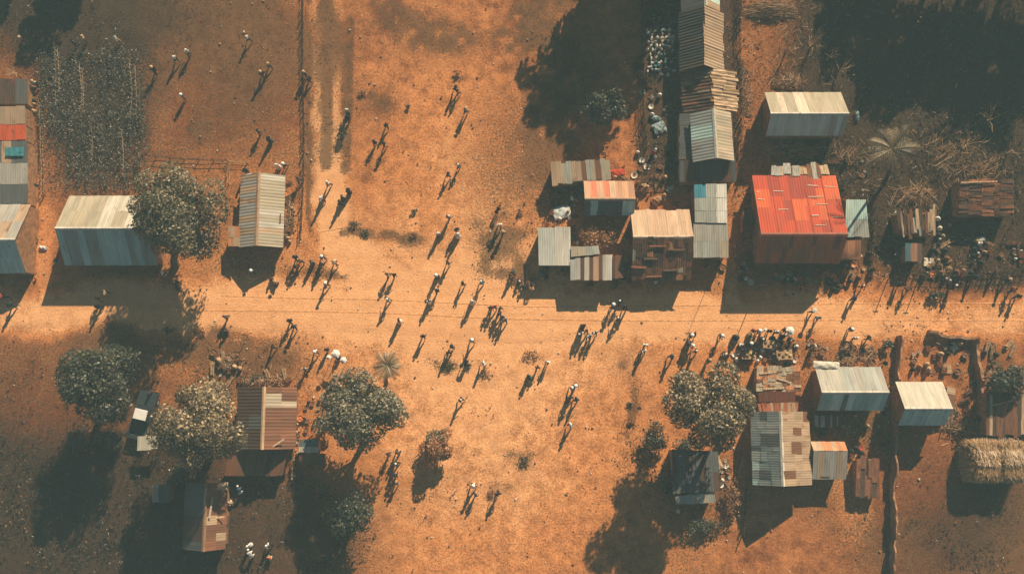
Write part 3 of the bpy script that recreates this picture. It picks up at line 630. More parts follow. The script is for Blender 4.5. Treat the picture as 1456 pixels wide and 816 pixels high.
def tree(label, cx, cy, zc, rpx, rpy, rz, n=8000, key='olive', base=None, cat='tree', name='round_tree', clumps=46, size=.27, seed=1, group=None):
    c = P(cx, cy, zc); sc = (CP.z - zc) / CP.z * 97.07 / 1456
    rx, ry = rpx * sc, rpy * sc
    b = P(*base) if base else Vector((c.x, c.y - .4, 0)); b.z = 0
    root = empty(name, b); tag(root, label, cat, group)
    o = c - b
    cr = link('crown', crown_mesh(rx, ry, rz, n, key, clumps, size, seed=seed), root, o)
    m = MB(); r0 = .055 * (rx + ry) * .5 + .08
    fork = Vector((o.x * .35, o.y * .35, (zc - rz * .4) * .6))
    m.tube([(0, 0, -.1), (o.x * .08, o.y * .1, fork.z * .45), fork], [r0 * 1.35, r0, r0 * .85], 8)
    m.build('trunk', M['bark'], root)
    for k in range(6):
        a = k * 1.05 + seed; e = o + Vector((math.cos(a) * rx * .62, math.sin(a) * ry * .62, rz * random.uniform(-.2, .35)))
        mid = fork.lerp(e, .5) + Vector((random.uniform(-.2, .2), random.uniform(-.2, .2), .25))
        lm = MB(); lm.tube([fork * .96, mid, e], [r0 * .6, r0 * .38, r0 * .12], 6); lm.build('limb', M['bark'], root)
    return root
tree('big round tree with a dense dark olive crown beside the long cream roofed house', 263, 300, 5.6, 77, 71, 4.6, 17000, 'olive', (249, 378), seed=1, clumps=44)
tree('dark dense tree at the left below the road with its lower half in shade', 139, 545, 5.6, 63, 60, 4.4, 14000, 'dark', (146, 588), seed=2)
tree('pale dusty leaved tree between the parked pickup and the rusty brown house', 285, 601, 5.6, 64, 68, 4.4, 16000, 'dusty', (300, 650), seed=3, clumps=40)
tree('leafy grey green tree with the small palm poking out of its top', 516, 584, 5.2, 61, 61, 4.3, 15000, 'grey', (520, 625), seed=4)
tree('large pale tree casting a long shadow below the road, near the patchwork shed', 1008, 577, 6.6, 72, 65, 5.2, 18000, 'dusty', (1020, 640), seed=5, clumps=40)
tree('dark tree standing in the shade below the tree with the palm', 498, 732, 3.2, 40, 37, 2.1, 3500, 'dark', seed=6)
tree('dark small tree standing alone in the long shade at the top of the field', 858, 148, 2.6, 36, 32, 2.0, 3200, 'dark', seed=7)
tree('dark bushy tree at the right edge above the brown wooden shed', 1425, 538, 2.4, 40, 26, 1.8, 3000, 'dark', seed=8)
# shrubs and bushes of some size
def bush(label, px, py, r, h, n, key, cat='bush', name='bush', ry=None, seed=1, size=.2, group=None):
    c = P(px, py, h * .5); c.z = 0; sc = 97.07 / 1456
    root = empty(name, c); tag(root, label, cat, group)
    link('crown', crown_mesh(r * sc, (ry or r) * sc, h * .55, n, key, 22, size, lo=-.6, shell=.3, seed=seed), root, (0, 0, h * .5))
    for k in range(4):
        a = k * 1.6 + seed; m = MB(); m.tube([(0, 0, -.05), (math.cos(a) * r * sc * .4, math.sin(a) * r * sc * .4, h * .6)], [.04, .02], 5); m.build('stem', M['bark'], root)
    return root
bush('tall round dry bush standing alone on the open ground with a long shadow', 627, 638, 29, 2.7, 4200, 'dry', seed=33, ry=31)
bush('olive bush hugging the back of the lone tall dry bush', 622, 622, 22, 2.4, 1500, 'olive', seed=31, ry=15)
bush('brown dry bush between the striped shed and the pinkish roofed house', 846, 341, 30, 2.0, 1600, 'dry', seed=4, ry=24)
bush('small grey green bush at the western side of the tree with the palm', 462, 606, 17, 1.8, 900, 'grey', seed=5)
bush('low dark shrub at the end of the yard wall beside the road', 1263, 489, 9, 1.0, 250, 'dark', seed=6)
bush('dark round shrub beside the dry path north of the path bend', 487, 190, 8, 1.2, 260, 'dark', seed=8, ry=18)
bush('dark tall bush at the left foot of the large pale tree', 930, 622, 22, 2.0, 1500, 'dark', seed=21, ry=26)
bush('dark spreading bush between the large pale tree and the dark shaded house', 975, 640, 24, 1.8, 1300, 'dark', seed=22, ry=18)
bush('dark bush below the left dark tree beside the path', 160, 625, 26, 1.8, 1300, 'dark', seed=23, ry=22)
bush('dark thicket under the left dark tree, further from the path', 112, 622, 26, 1.8, 1300, 'dark', seed=24, ry=24)
bush('dark bush behind the tiny dark grey shed', 255, 672, 20, 1.5, 900, 'dark', seed=25)
bush('grey shrub on the open ground west of the white roofed shed', 755, 404, 10, 1.1, 350, 'dry', seed=9)
bush('dark shrubs hedge corner below the dark shaded house', 1000, 748, 42, 1.1, 900, 'dark', seed=10, ry=9)
bush('dry shrub growing right against the eastern side of the dark shaded house', 1040, 705, 12, 1.3, 600, 'dry', seed=11, ry=38)
bush('dark shrub south west of the dark shaded house', 948, 690, 12, 1.4, 500, 'dark', seed=12, ry=30)
bush('low dark scrub on the road edge in front of the cluttered yard', 1330, 420, 17, .8, 420, 'dark', seed=13, ry=8)
bush('dark hedge bush in front of the pale shed rows at the top', 934, 20, 20, 1.2, 500, 'dark', seed=14, ry=12)
# low dry weeds on the open ground: scattered, each its own clump
WD = [(755, 505, 20, 'by the walking pair on the open ground'), (640, 519, 16, 'south of the road beside the long wheel track'), (690, 528, 14, 'near the white clad walker south of the road'),
      (745, 655, 18, 'on the bare ground west of the long tree shadow'), (590, 333, 10, 'at the rounded field corner by the path'), (505, 318, 12, 'on the path bend field edge'), (730, 396, 14, 'at the road edge west of the stall bush'),
      (665, 520, 10, 'between the two weed patches south of the road'), (700, 700, 10, 'beside the pair at the bottom of the open ground'), (896, 575, 7, 'on the straight weed line west of the pale tree'),
      (898, 600, 7, 'at the lower end of the weed line'), (590, 300, 6, 'alone in the middle of the field'), (650, 105, 9, 'north of the couple in the upper field'), (580, 152, 7, 'in the upper field left of the couple'),
      (515, 132, 10, 'right of the dry path near the top'), (700, 345, 10, 'near the white clad pair by the field edge'), (285, 470, 14, 'at the road edge in the round tree shadow'), (240, 470, 12, 'along the road edge below the long house'),
      (330, 510, 14, 'behind the rusty brown house'), (365, 535, 12, 'close behind the rusty brown house'), (740, 300, 8, 'at the dark field edge west of the yard'), (520, 330, 10, 'on the rounded field corner')]
for k, (x, y, r, w) in enumerate(WD):
    bush('low patch of dry weeds ' + w, x, y, r, .35, 40 + int(r * 9), 'dark' if k % 2 else 'dry', 'weeds', 'weed_patch', ry=r * .6, seed=40 + k, size=.15)
# palms
def palm(label, px, py, h, nf, fl, base, key, crownonly=False, seed=1, droop=.5, cat='palm', wide=.022):
    g = random.Random(seed); top = P(px, py, h); b = P(*base); b.z = 0
    root = empty('palm_tree', b); tag(root, label, cat); o = top - b
    m = MB(); m.tube([(0, 0, -.1), (o.x * .3, o.y * .3, h * .35), (o.x * .7, o.y * .7, h * .7), o], [.2, .15, .13, .12], 8); m.build('trunk', M['bark'], root)
    c0, c1 = GREENS[key]
    for k in range(nf):
        a = 2 * math.pi * k / nf + g.uniform(-.15, .15); L_ = fl * g.uniform(.75, 1.1); up = g.uniform(.1, .75)
        pts = []
        for i in range(7):
            t = i / 6; r = L_ * t * (1 - .12 * t)
            pts.append(o + Vector((math.cos(a) * r, math.sin(a) * r, L_ * (up * t - droop * 1.2 * t * t))))
        tt = g.uniform(0, 1); col = tuple(c0[i] * (1 - tt) + c1[i] * tt for i in range(3)) + (0,)
        m = MB(); m.tube(pts, [.035, .03, .026, .022, .018, .012, .006], 4, col)
        side = Vector((-math.sin(a), math.cos(a), 0))
        for i in range(1, 15):
            t = i / 15; q = t * 6; j = min(int(q), 5); p = pts[j].lerp(pts[j + 1], q - j); d = (pts[j + 1] - pts[j]).normalized()
            ll = fl * .21 * math.sin(math.pi * min(t * .9 + .12, 1)) + .06
            for s in (-1, 1):
                e = p + (side * s * .8 + d * .75).normalized() * ll - Vector((0, 0, ll * .3)); wv = d * wide
                m.quad(p - wv, p + wv, e + wv * .2, e - wv * .2, col)
        m.build('frond', M['leaf'], root)
    return root
palm('small grey green palm rising at the top of the leafy tree', 551, 519, 7.6, 20, 1.6, (549, 545), 'dusty', seed=3, wide=.034)
palm('half dead palm with pale drooping fronds in the dark field at right', 1268, 212, 7.2, 15, 3.1, (1264, 250), 'dusty', seed=5, droop=.5, wide=.036)
# tall trees beyond the northern and western edges of the view: only their shade reaches the picture
def shade_tree(label, gx, gy, h, r, n, key='dark', seed=1, low=False):
    b = P(gx, gy); root = empty('field_tree', b); tag(root, label, 'tree', 'tall trees beyond the upper edge')
    link('crown', crown_mesh(r, r, h * (.5 if low else .36), n, key, 30, .55, lo=-.8, seed=seed), root, (0, 0, h * (.52 if low else .62)))
    m = MB(); m.tube([(0, 0, -.1), (.1, .05, h * .6)], [.3, .18], 8); m.build('trunk', M['bark'], root)
OFF = 'tall dark tree beyond the upper edge of the view shading the field'
for k, (gx, gy, h, r) in enumerate([(905, -75, 13.5, 4.6), (865, -50, 11.5, 4), (952, -88, 12, 4.4), (885, -30, 8.5, 3), (932, -30, 12.5, 3.4), (930, -60, 9, 3.6), (120, -62, 7.5, 2.9), (30, -75, 6, 3),
                                    (1270, -60, 9, 4), (1330, -45, 11, 4.2), (1385, -55, 12, 4.4), (1440, -45, 12, 4.4), (1500, -40, 12, 4.4), (1560, -40, 12, 4.6), (1620, -20, 12, 4.6), (1570, 60, 9.5, 4.2), (1610, 140, 11, 4.4),
                                    (1560, 190, 7, 3.4), (1225, -70, 6, 3), (1640, 230, 9, 4)]):
    shade_tree(OFF, gx, gy, h, r, 3600, seed=60 + k, low=True)
# bare trees
def bare_tree(label, px, py, h, n, spread, seed, mat='stick', name='bare_tree', lean=0):
    g = random.Random(seed); b = P(px, py, h * .5); b.z = 0; root = empty(name, b); tag(root, label, 'bare tree')
    m = MB(); m.tube([(0, 0, -.05), (.05, .05, h * .5)], [.09, .05], 6); m.build('trunk', M[mat], root)
    for k in range(n):
        a = g.uniform(0, 6.28); z0 = h * g.uniform(.25, .5); L_ = spread * g.uniform(.5, 1); e = Vector((math.cos(a) * L_, math.sin(a) * L_, h * g.uniform(.6, 1)))
        mid = Vector((e.x * .45 + g.uniform(-.15, .15), e.y * .45 + g.uniform(-.15, .15), z0 + (e.z - z0) * .6))
        q = MB(); q.tube([(.04, .04, z0), mid, e], [.035, .025, .008], 4)
        for j in range(2):
            f = mid.lerp(e, g.uniform(.1, .6)); q.tube([f, f + Vector((g.uniform(-.5, .5), g.uniform(-.5, .5), g.uniform(.1, .4))) * spread * .45], [.016, .005], 4)
        q.build('branch', M[mat], root)
bare_tree('small bare orange lit tree above the dark sheds at the left edge', 22, 104, 2.2, 9, .9, 3)
for (x, y, h, n, sp, sd_, w) in [(1157, 62, 2.6, 9, 1.3, 5, 'north of the cream and teal roofed house'), (1122, 68, 2.4, 7, 1.0, 6, 'behind the cream roof, left of its taller neighbour'), (1195, 100, 2.0, 8, 1.4, 7, 'off the upper right corner of the cream roof'),
                                 (1375, 205, 2.4, 9, 1.8, 9, 'in the dark field right of the palm'), (1345, 235, 2.0, 8, 1.5, 10, 'above the plank roofed shed in the dark field'), (1410, 170, 2.4, 7, 1.8, 11, 'in the dark field near the right edge'),
                                 (1310, 270, 2.0, 9, 1.4, 12, 'beside the plank roofed shed'), (1390, 262, 2.6, 5, 1.2, 13, 'rising past the dark brown shelter'), (1180, 80, 2.0, 6, 1.0, 14, 'east of the stalks behind the cream roof'), (1440, 215, 2.2, 6, 1.3, 15, 'at the right edge of the dark field')]:
    bare_tree('leafless scrub tree with pale twigs ' + w, x, y, h, n, sp, sd_)
# countless things: grass tufts, crop, undergrowth, litter
def scatter(name, n, region, weight, make):
    """points drawn in a plan region (px box) and kept by a weight function"""
    x0, y0, x1, y1 = region
    X0, Y1 = P2(x0, y0); X1, Y0 = P2(x1, y1)
    X0, X1 = min(P2(x0, y0)[0], P2(x0, y1)[0]), max(P2(x1, y0)[0], P2(x1, y1)[0])
    X = rng.uniform(X0, X1, n * 4); Y = rng.uniform(Y0, Y1, n * 4)
    w = weight(X, Y); k = rng.uniform(0, 1, len(X)) < w; X, Y = X[k][:n], Y[k][:n]
    return make(X, Y)
def tufts(X, Y, h, size, key, spread=.0, per=1, flat=.25):
    X = np.repeat(X, per) + rng.normal(0, spread, len(X) * per); Y = np.repeat(Y, per) + rng.normal(0, spread, len(Y) * per); n = len(X)
    Z = np.abs(rng.uniform(.1, 1, n)) * h
    nr = np.stack([rng.normal(0, 1, n), rng.normal(0, 1, n), np.full(n, flat)], 1)
    a, b = np.array(GREENS[key][0]), np.array(GREENS[key][1]); t = rng.uniform(0, 1, (n, 1)) ** (1.5 if key != 'crop' else 2.6)
    return leaf_mesh(key, np.stack([X, Y, Z], 1), nr, size * rng.uniform(.5, 1.3, n), (a * (1 - t) + b * t), aspect=.4)
GREENS['straw'] = ((.10, .05, .022), (.26, .13, .055))
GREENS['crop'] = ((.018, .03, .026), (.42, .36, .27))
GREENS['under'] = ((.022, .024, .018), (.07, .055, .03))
def wv(X, Y):
    l, v, d = soil(X, Y); return np.clip(v - .38, 0, 1) * 1.3 * (1 - sstep(d, .5, .9))
me = scatter('g', 26000, (-60, -40, 1520, 860), wv, lambda X, Y: tufts(X, Y, .10, .16, 'straw'))
tag(link('dry_grass', me), 'short dry grass tufts over the bare fields', 'grass', kind='stuff')
def wcrop(X, Y):
    px, py = W2P(X, Y); a = sstep(px, 52, 64) * (1 - sstep(px, 205, 217)) * sstep(py, 66, 84) * (1 - sstep(py, 262, 282))
    return a * (.12 + .88 * sstep(np.sin(X * 6.2832 / .95 + vnoise(X, Y, 3, 23) * 2), -.6, .5)) * (.10 + .9 * vnoise(X, Y, 2.4, 21) ** 1.5) * 1.4
me = scatter('c', 4600, (45, 60, 225, 290), wcrop, lambda X, Y: tufts(X, Y, .75, .18, 'crop', .12, 4, 1.0))
tag(link('crop_plants', me), 'patchy dark green crop plants filling the plot', 'crop', kind='stuff')
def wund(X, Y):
    l, v, d = soil(X, Y); px, py = W2P(X, Y); return np.clip(d - .35, 0, 1) * 1.4 * (((px > 1056) & (py < 425)) | ((px > 900) & (px < 962) & (py < 260)) | ((px < 330) & (py > 600))) * (.2 + .8 * vnoise(X, Y, 2.2, 22))  # alley strip of plants added in place of the column's shade
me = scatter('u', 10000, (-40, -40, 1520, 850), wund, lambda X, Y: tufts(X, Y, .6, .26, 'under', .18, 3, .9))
tag(link('undergrowth', me), 'dark undergrowth covering the shaded field, added in the alley for its shade', 'undergrowth', kind='stuff')
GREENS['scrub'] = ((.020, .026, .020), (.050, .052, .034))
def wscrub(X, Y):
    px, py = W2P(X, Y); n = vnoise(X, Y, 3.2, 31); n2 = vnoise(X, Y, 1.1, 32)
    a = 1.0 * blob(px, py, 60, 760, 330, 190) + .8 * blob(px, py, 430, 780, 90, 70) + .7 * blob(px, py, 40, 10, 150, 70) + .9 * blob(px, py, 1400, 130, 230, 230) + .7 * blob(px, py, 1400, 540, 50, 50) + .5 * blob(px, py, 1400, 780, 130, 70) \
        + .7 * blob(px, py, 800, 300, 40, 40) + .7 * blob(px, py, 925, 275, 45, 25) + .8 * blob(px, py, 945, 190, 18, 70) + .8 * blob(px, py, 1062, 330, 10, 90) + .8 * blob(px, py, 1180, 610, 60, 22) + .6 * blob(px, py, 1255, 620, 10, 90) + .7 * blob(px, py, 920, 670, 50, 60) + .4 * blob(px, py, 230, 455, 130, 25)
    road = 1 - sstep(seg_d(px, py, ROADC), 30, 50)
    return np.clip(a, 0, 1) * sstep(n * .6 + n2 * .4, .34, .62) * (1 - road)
def mscrub(X, Y):
    me = tufts(X, Y, .45, .24, 'scrub', .16, 4, .9)
    c = me.color_attributes['Col']; n = len(me.polygons); v = np.empty(n * 16, dtype=np.float32); c.data.foreach_get('color', v); v = v.reshape(n, 4, 4)
    k = rng.uniform(0, 1, n) < .16; v[k, :, :3] = np.array([.30, .135, .05]) * rng.uniform(.5, 1.3, (k.sum(), 1, 1)); c.data.foreach_set('color', v.ravel()); return me
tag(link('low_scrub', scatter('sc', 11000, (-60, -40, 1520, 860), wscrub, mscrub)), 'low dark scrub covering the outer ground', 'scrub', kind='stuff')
def stones(X, Y):
    m = MB()
    for x, y in zip(X, Y):
        s = random.choice((.03, .04, .05, .07, .1)) * random.uniform(.7, 1.3); c = random.choice([(.42, .26, .15, 0), (.3, .15, .08, 0), (.6, .5, .38, 0), (.10, .06, .04, 0), (.2, .1, .05, 0)])
        m.lathe([(s * .7, -.02), (s, s * .3), (s * .6, s * .8)], (x, y, 0), 5, c, sy=random.uniform(.6, 1.2), wob=.2)
    return m.mesh('s', M['stone'])
def wst(X, Y):
    px, py = W2P(X, Y)
    return .10 * (1 - sstep(soil(X, Y)[2], .3, .5)) + .01 + .5 * (1 - sstep(seg_d(px, py, [(415, 250), (415, 360)]), 8, 26)) + .8 * blob(px, py, 1360, 370, 110, 40) + .6 * blob(px, py, 1120, 395, 110, 22) + .5 * blob(px, py, 360, 520, 60, 30) + .6 * blob(px, py, 830, 300, 70, 60) \
        + .7 * blob(px, py, 1330, 490, 70, 40) + .6 * blob(px, py, 1070, 60, 25, 120) + .5 * blob(px, py, 1250, 640, 20, 120) + .5 * blob(px, py, 420, 630, 12, 60) + .5 * blob(px, py, 50, 250, 12, 120) + .5 * blob(px, py, 1000, 720, 60, 40) + .4 * blob(px, py, 1150, 220, 80, 30)
tag(link('loose_stones', scatter('l', 6500, (-20, -20, 1476, 836), wst, stones)), 'loose stones, clods and rubbish strewn over the ground', 'litter', kind='stuff')
def chaff(X, Y):
    m = MB()
    for x, y in zip(X, Y):
        a = random.uniform(0, 6.28); L_ = random.uniform(.2, .9); z = random.uniform(.03, .35); c = random.choice([(.40, .25, .13, 0), (.5, .34, .2, 0), (.28, .15, .08, 0), (.6, .48, .34, 0)])
        d = Vector((math.cos(a) * L_ / 2, math.sin(a) * L_ / 2, random.uniform(-.1, .1) + z * .3)); p = Vector((x, y, z))
        m.tube([p - d, p + d], .016, 3, c, cap=False)
    return m.mesh('t', M['stone'])
def wtw(X, Y):
    px, py = W2P(X, Y)
    return .7 * blob(px, py, 1130, 60, 70, 60) + .8 * blob(px, py, 1345, 220, 90, 60) + .7 * blob(px, py, 1290, 300, 60, 50) + .5 * blob(px, py, 1095, 15, 50, 25) + .8 * blob(px, py, 1360, 375, 100, 30) + .6 * blob(px, py, 1060, 100, 14, 120) \
        + .4 * blob(px, py, 410, 310, 16, 60) + .5 * blob(px, py, 1400, 600, 40, 40) + .5 * blob(px, py, 1330, 490, 70, 30) + .5 * blob(px, py, 360, 530, 60, 20) + .45 * blob(px, py, 870, 250, 100, 40) + .5 * blob(px, py, 1150, 215, 90, 30) + .4 * blob(px, py, 1000, 700, 50, 60) + .4 * blob(px, py, 1240, 620, 30, 90) + .4 * blob(px, py, 1070, 330, 20, 90) + .4 * blob(px, py, 810, 320, 30, 60)
tag(link('fallen_twigs', scatter('tw', 3200, (300, -20, 1476, 660), wtw, chaff)), 'fallen twigs and straw lying about the yards', 'twigs', kind='stuff')
# haystack
def haystack():
    c = P(1415, 655, 1.4); c.z = 0; root = empty('haystack', c); tag(root, 'big pale straw stack of two bundles at the right edge', 'haystack')
    for bx, w in ((-1.26, 2.75), (1.22, 2.6)):
        m = MB(); prof = [(1.28, -.05), (1.36, .6), (1.34, 1.6), (1.22, 2.3), (.9, 2.65), (.3, 2.8), (.02, 2.82)]
        seg = 24; rings = []
        sq = lambda a: 1.0 / (abs(math.cos(a)) ** 8 + abs(math.sin(a)) ** 8) ** .125
        for r_, z in prof:
            rings.append([m.vert((math.cos(6.2832 * k / seg) * sq(6.2832 * k / seg) * r_ * w / 2.75 * random.uniform(.90, 1.08), math.sin(6.2832 * k / seg) * sq(6.2832 * k / seg) * r_ * 1.32 * random.uniform(.90, 1.08), z * random.uniform(.9, 1.05)), (.22, .13, .065, 0), (k * .35, z, 0)) for k in range(seg)])
        for r0, r1 in zip(rings[:-1], rings[1:]):
            for k in range(seg): m.face((r0[k], r0[(k + 1) % seg], r1[(k + 1) % seg], r1[k]))
        b = m.build('bundle', M['thatch'], root, True, (bx, 0, 0))
        n = 5200; u = rng.uniform(0, 6.283, n); rf = rng.uniform(0, 1, n) ** .5
        side = rng.uniform(0, 1, n) < .45; sq_ = 1.0 / (np.abs(np.cos(u)) ** 8 + np.abs(np.sin(u)) ** 8) ** .125
        rr = np.where(side, rng.uniform(1.2, 1.42, n), 1.36 * rf); zz = np.where(side, rng.uniform(.2, 2.4, n), 2.84 - .75 * rf ** 4)
        X = np.cos(u) * sq_ * rr * w / 2.75; Y = np.sin(u) * sq_ * rr * 1.32
        lay = np.stack([rng.normal(0, .34, n), -np.ones(n), np.where(Y < 0, -.45, .12) + rng.normal(0, .12, n)], 1)
        hang = np.stack([np.cos(u) * .3, np.sin(u) * .3, -np.ones(n)], 1) + rng.normal(0, .15, (n, 3))
        d = np.where(side[:, None], hang, lay); d /= np.linalg.norm(d, axis=1, keepdims=True)
        out = np.where(side[:, None], np.stack([np.cos(u), np.sin(u), np.full(n, .2)], 1), np.array([0, 0, 1.0])); pt = np.stack([X, Y, zz], 1) + out * .04
        sd2 = np.cross(d, out); sd2 /= np.linalg.norm(sd2, axis=1, keepdims=True); L_ = rng.uniform(.5, 1.35, (n, 1)); wd = .026
        co = np.stack([pt - d * L_ / 2 - sd2 * wd, pt - d * L_ / 2 + sd2 * wd, pt + d * L_ / 2 + sd2 * wd + out * .22, pt + d * L_ / 2 - sd2 * wd + out * .22], 1).reshape(-1, 3)
        me = bpy.data.meshes.new('straw'); me.from_pydata(co.tolist(), [], np.arange(4 * n).reshape(n, 4).tolist())
        a = me.color_attributes.new('Col', 'FLOAT_COLOR', 'POINT'); tcol = rng.uniform(0, 1, (n, 1)) ** 1.3; cc = np.array([.19, .10, .042]) * (1 - tcol) + np.array([.66, .43, .21]) * tcol
        a.data.foreach_set('color', np.repeat(np.concatenate([cc, np.ones((n, 1))], 1), 4, 0).astype(np.float32).ravel()); me.materials.append(M['leaf']); link('straw', me, b)
haystack(); bpy.data.objects['haystack'].scale = (.93, .88, .86)
M['palestick'] = simple('pale_stick', (.62, .46, .30), .9, .25, 4, .1)
# fences and walls
def fence(name, label, pts, h, step, rails, mat='darkwood', r=.05, cat='fence', infill=0):
    q = [P(x, y) for x, y in pts]; c = sum(q, Vector()) / len(q); root = empty(name, c); tag(root, label, cat); q = [p - c for p in q]
    posts = []
    for a, b in zip(q[:-1], q[1:]):
        n = max(1, int((b - a).length / step))
        for i in range(n + (b is q[-1])):
            p = a.lerp(b, i / n); hh = h * random.uniform(.85, 1.12); posts.append((p, hh))
    for p, hh in posts[:95]:
        m = MB(); m.tube([(p.x, p.y, -.05), (p.x + random.uniform(-.06, .06), p.y + random.uniform(-.06, .06), hh)], [r, r * .8], 6); m.build('post', M[mat], root)
    for k in range(rails):
        z = h * (k + .6) / (rails + .2)
        m = MB(); m.tube([Vector((p.x, p.y, z + random.uniform(-.06, .06))) for p, _ in posts], r * .5, 5); m.build('rail', M[mat], root)
    if infill:
        m = MB()
        for a, b in zip(q[:-1], q[1:]):
            n = int((b - a).length * infill)
            for i in range(n):
                p = a.lerp(b, (i + random.random()) / n); m.tube([(p.x, p.y, 0), (p.x + random.uniform(-.15, .15), p.y + random.uniform(-.15, .15), h * random.uniform(.5, 1.05))], .022, 4, cap=False)
        m.build('stick_infill', M[mat], root)
    return root
def mudwall(name, label, pts, h, w, cat='wall', mat='mud', wob=.2):
    q = [P(x, y) for x, y in pts]; c = sum(q, Vector()) / len(q); q = [p - c for p in q]; m = MB(); rows = []
    fine = []
    for a, b in zip(q[:-1], q[1:]):
        n = max(2, int((b - a).length / .5)); fine += [a.lerp(b, i / n) for i in range(n)]
    fine.append(q[-1])
    for i, p in enumerate(fine):
        t = (fine[min(i + 1, len(fine) - 1)] - fine[max(i - 1, 0)]).normalized(); nn = Vector((-t.y, t.x, 0)); hh = h * random.uniform(1 - wob * 2, 1 + wob); o = random.uniform(-wob, wob) * .4
        rows.append([m.vert(p + nn * (s * w * k + o) + Vector((0, 0, z))) for s, k, z in ((-1, .6, -.05), (-1, .42, hh), (1, .42, hh * random.uniform(.93, 1.05)), (1, .6, -.05))])
    for a, b in zip(rows[:-1], rows[1:]):
        for k in range(3): m.face((a[k], a[k + 1], b[k + 1], b[k]))
    m.face(rows[0]); m.face(rows[-1][::-1])
    return tag(m.build(name, M[mat], loc=c), label, cat)
fence('boundary_fence', 'straight low dark fence along the western side of the dirt path', [(431, -40), (431, 90), (433, 180), (432, 255), (428, 340)], .75, 1.1, 2, r=.045, infill=5)
fence('boundary_fence', 'dark low pole fence running just above the large round tree', [(222, 224), (262, 228), (325, 230)], .8, 1.2, 2)
fence('boundary_fence', 'short corner fence behind the house with the brown and cream slopes', [(326, 262), (327, 231), (352, 232)], .8, 1.0, 2, mat='stick')
fence('boundary_fence', 'dark pole fence down the narrow alley beside the column of houses', [(1050, -30), (1050, 60), (1052, 160), (1052, 258)], 1.1, .9, 2, infill=6)
fence('boundary_fence', 'dark fence between the yard clutter and the column of houses', [(957, 205), (958, 256), (905, 257)], 1.1, 1.1, 2)
fence('boundary_fence', 'fence closing the dark plot with the pale containers on its west', [(912, -20), (913, 80), (913, 150), (918, 215)], 1.3, 1.1, 3, infill=6)
mudwall('mud_wall', 'long dark mud wall running down to the bottom edge beside the inner yard', [(1277, 478), (1275, 510), (1273, 540), (1269, 590), (1270, 640), (1266, 690), (1268, 740), (1265, 860)], 1.15, .2)
mudwall('mud_wall', 'low broken mud wall along the eastern side of the inner yard', [(1384, 482), (1387, 515), (1392, 560), (1396, 590)], 1.0, .32)
mudwall('mud_wall', 'low ragged earth wall on the road side of the inner yard', [(1318, 472), (1345, 480), (1384, 482)], .8, .3)
fence('boundary_fence', 'pale pole fence behind the haystack', [(1340, 608), (1372, 612), (1400, 622), (1450, 623)], .8, 1.3, 2, mat='stick')
fence('boundary_fence', 'rough stick fence on the west of the lower right path', [(1060, 680), (1056, 760)], 1.0, .9, 2, infill=5)
fence('boundary_fence', 'short stick fence beside the rusty house and its lean-to', [(421, 552), (423, 600), (417, 680)], .9, .8, 2, mat='stick', infill=5)
fence('boundary_fence', 'stick fence on the road side of the cluttered yard at right', [(1300, 392), (1370, 393), (1456, 384)], 1.0, .9, 2, infill=5)
fence('boundary_fence', 'stick fence lining the dark alley at the left edge', [(64, 275), (62, 200), (60, 150)], .9, .9, 2, mat='stick', infill=4)
for k, (x, ya, yb, w) in enumerate([(80, 66, 150, 'leftmost of the stick rows in the crop plot'), (84, 70, 146, 'second from the left of the stick rows in the crop plot'), (115, 92, 168, 'third from the left of the stick rows in the crop plot'), (119, 100, 160, 'fourth from the left of the stick rows in the crop plot'),
                                 (131, 176, 230, 'lower middle stick row in the crop plot'), (186, 88, 170, 'fifth from the left among the upper stick rows in the crop plot'), (194, 96, 166, 'upper stick row nearest the eastern side of the crop plot'), (175, 186, 250, 'low eastern stick row in the crop plot')]):
    fence('stick_row', 'pale dry ' + w, [(x, ya), (x + 2 + k % 3, (ya + yb) / 2), (x + 2, yb)], .8, .42, 1, mat='palestick', r=.03, cat='trellis')
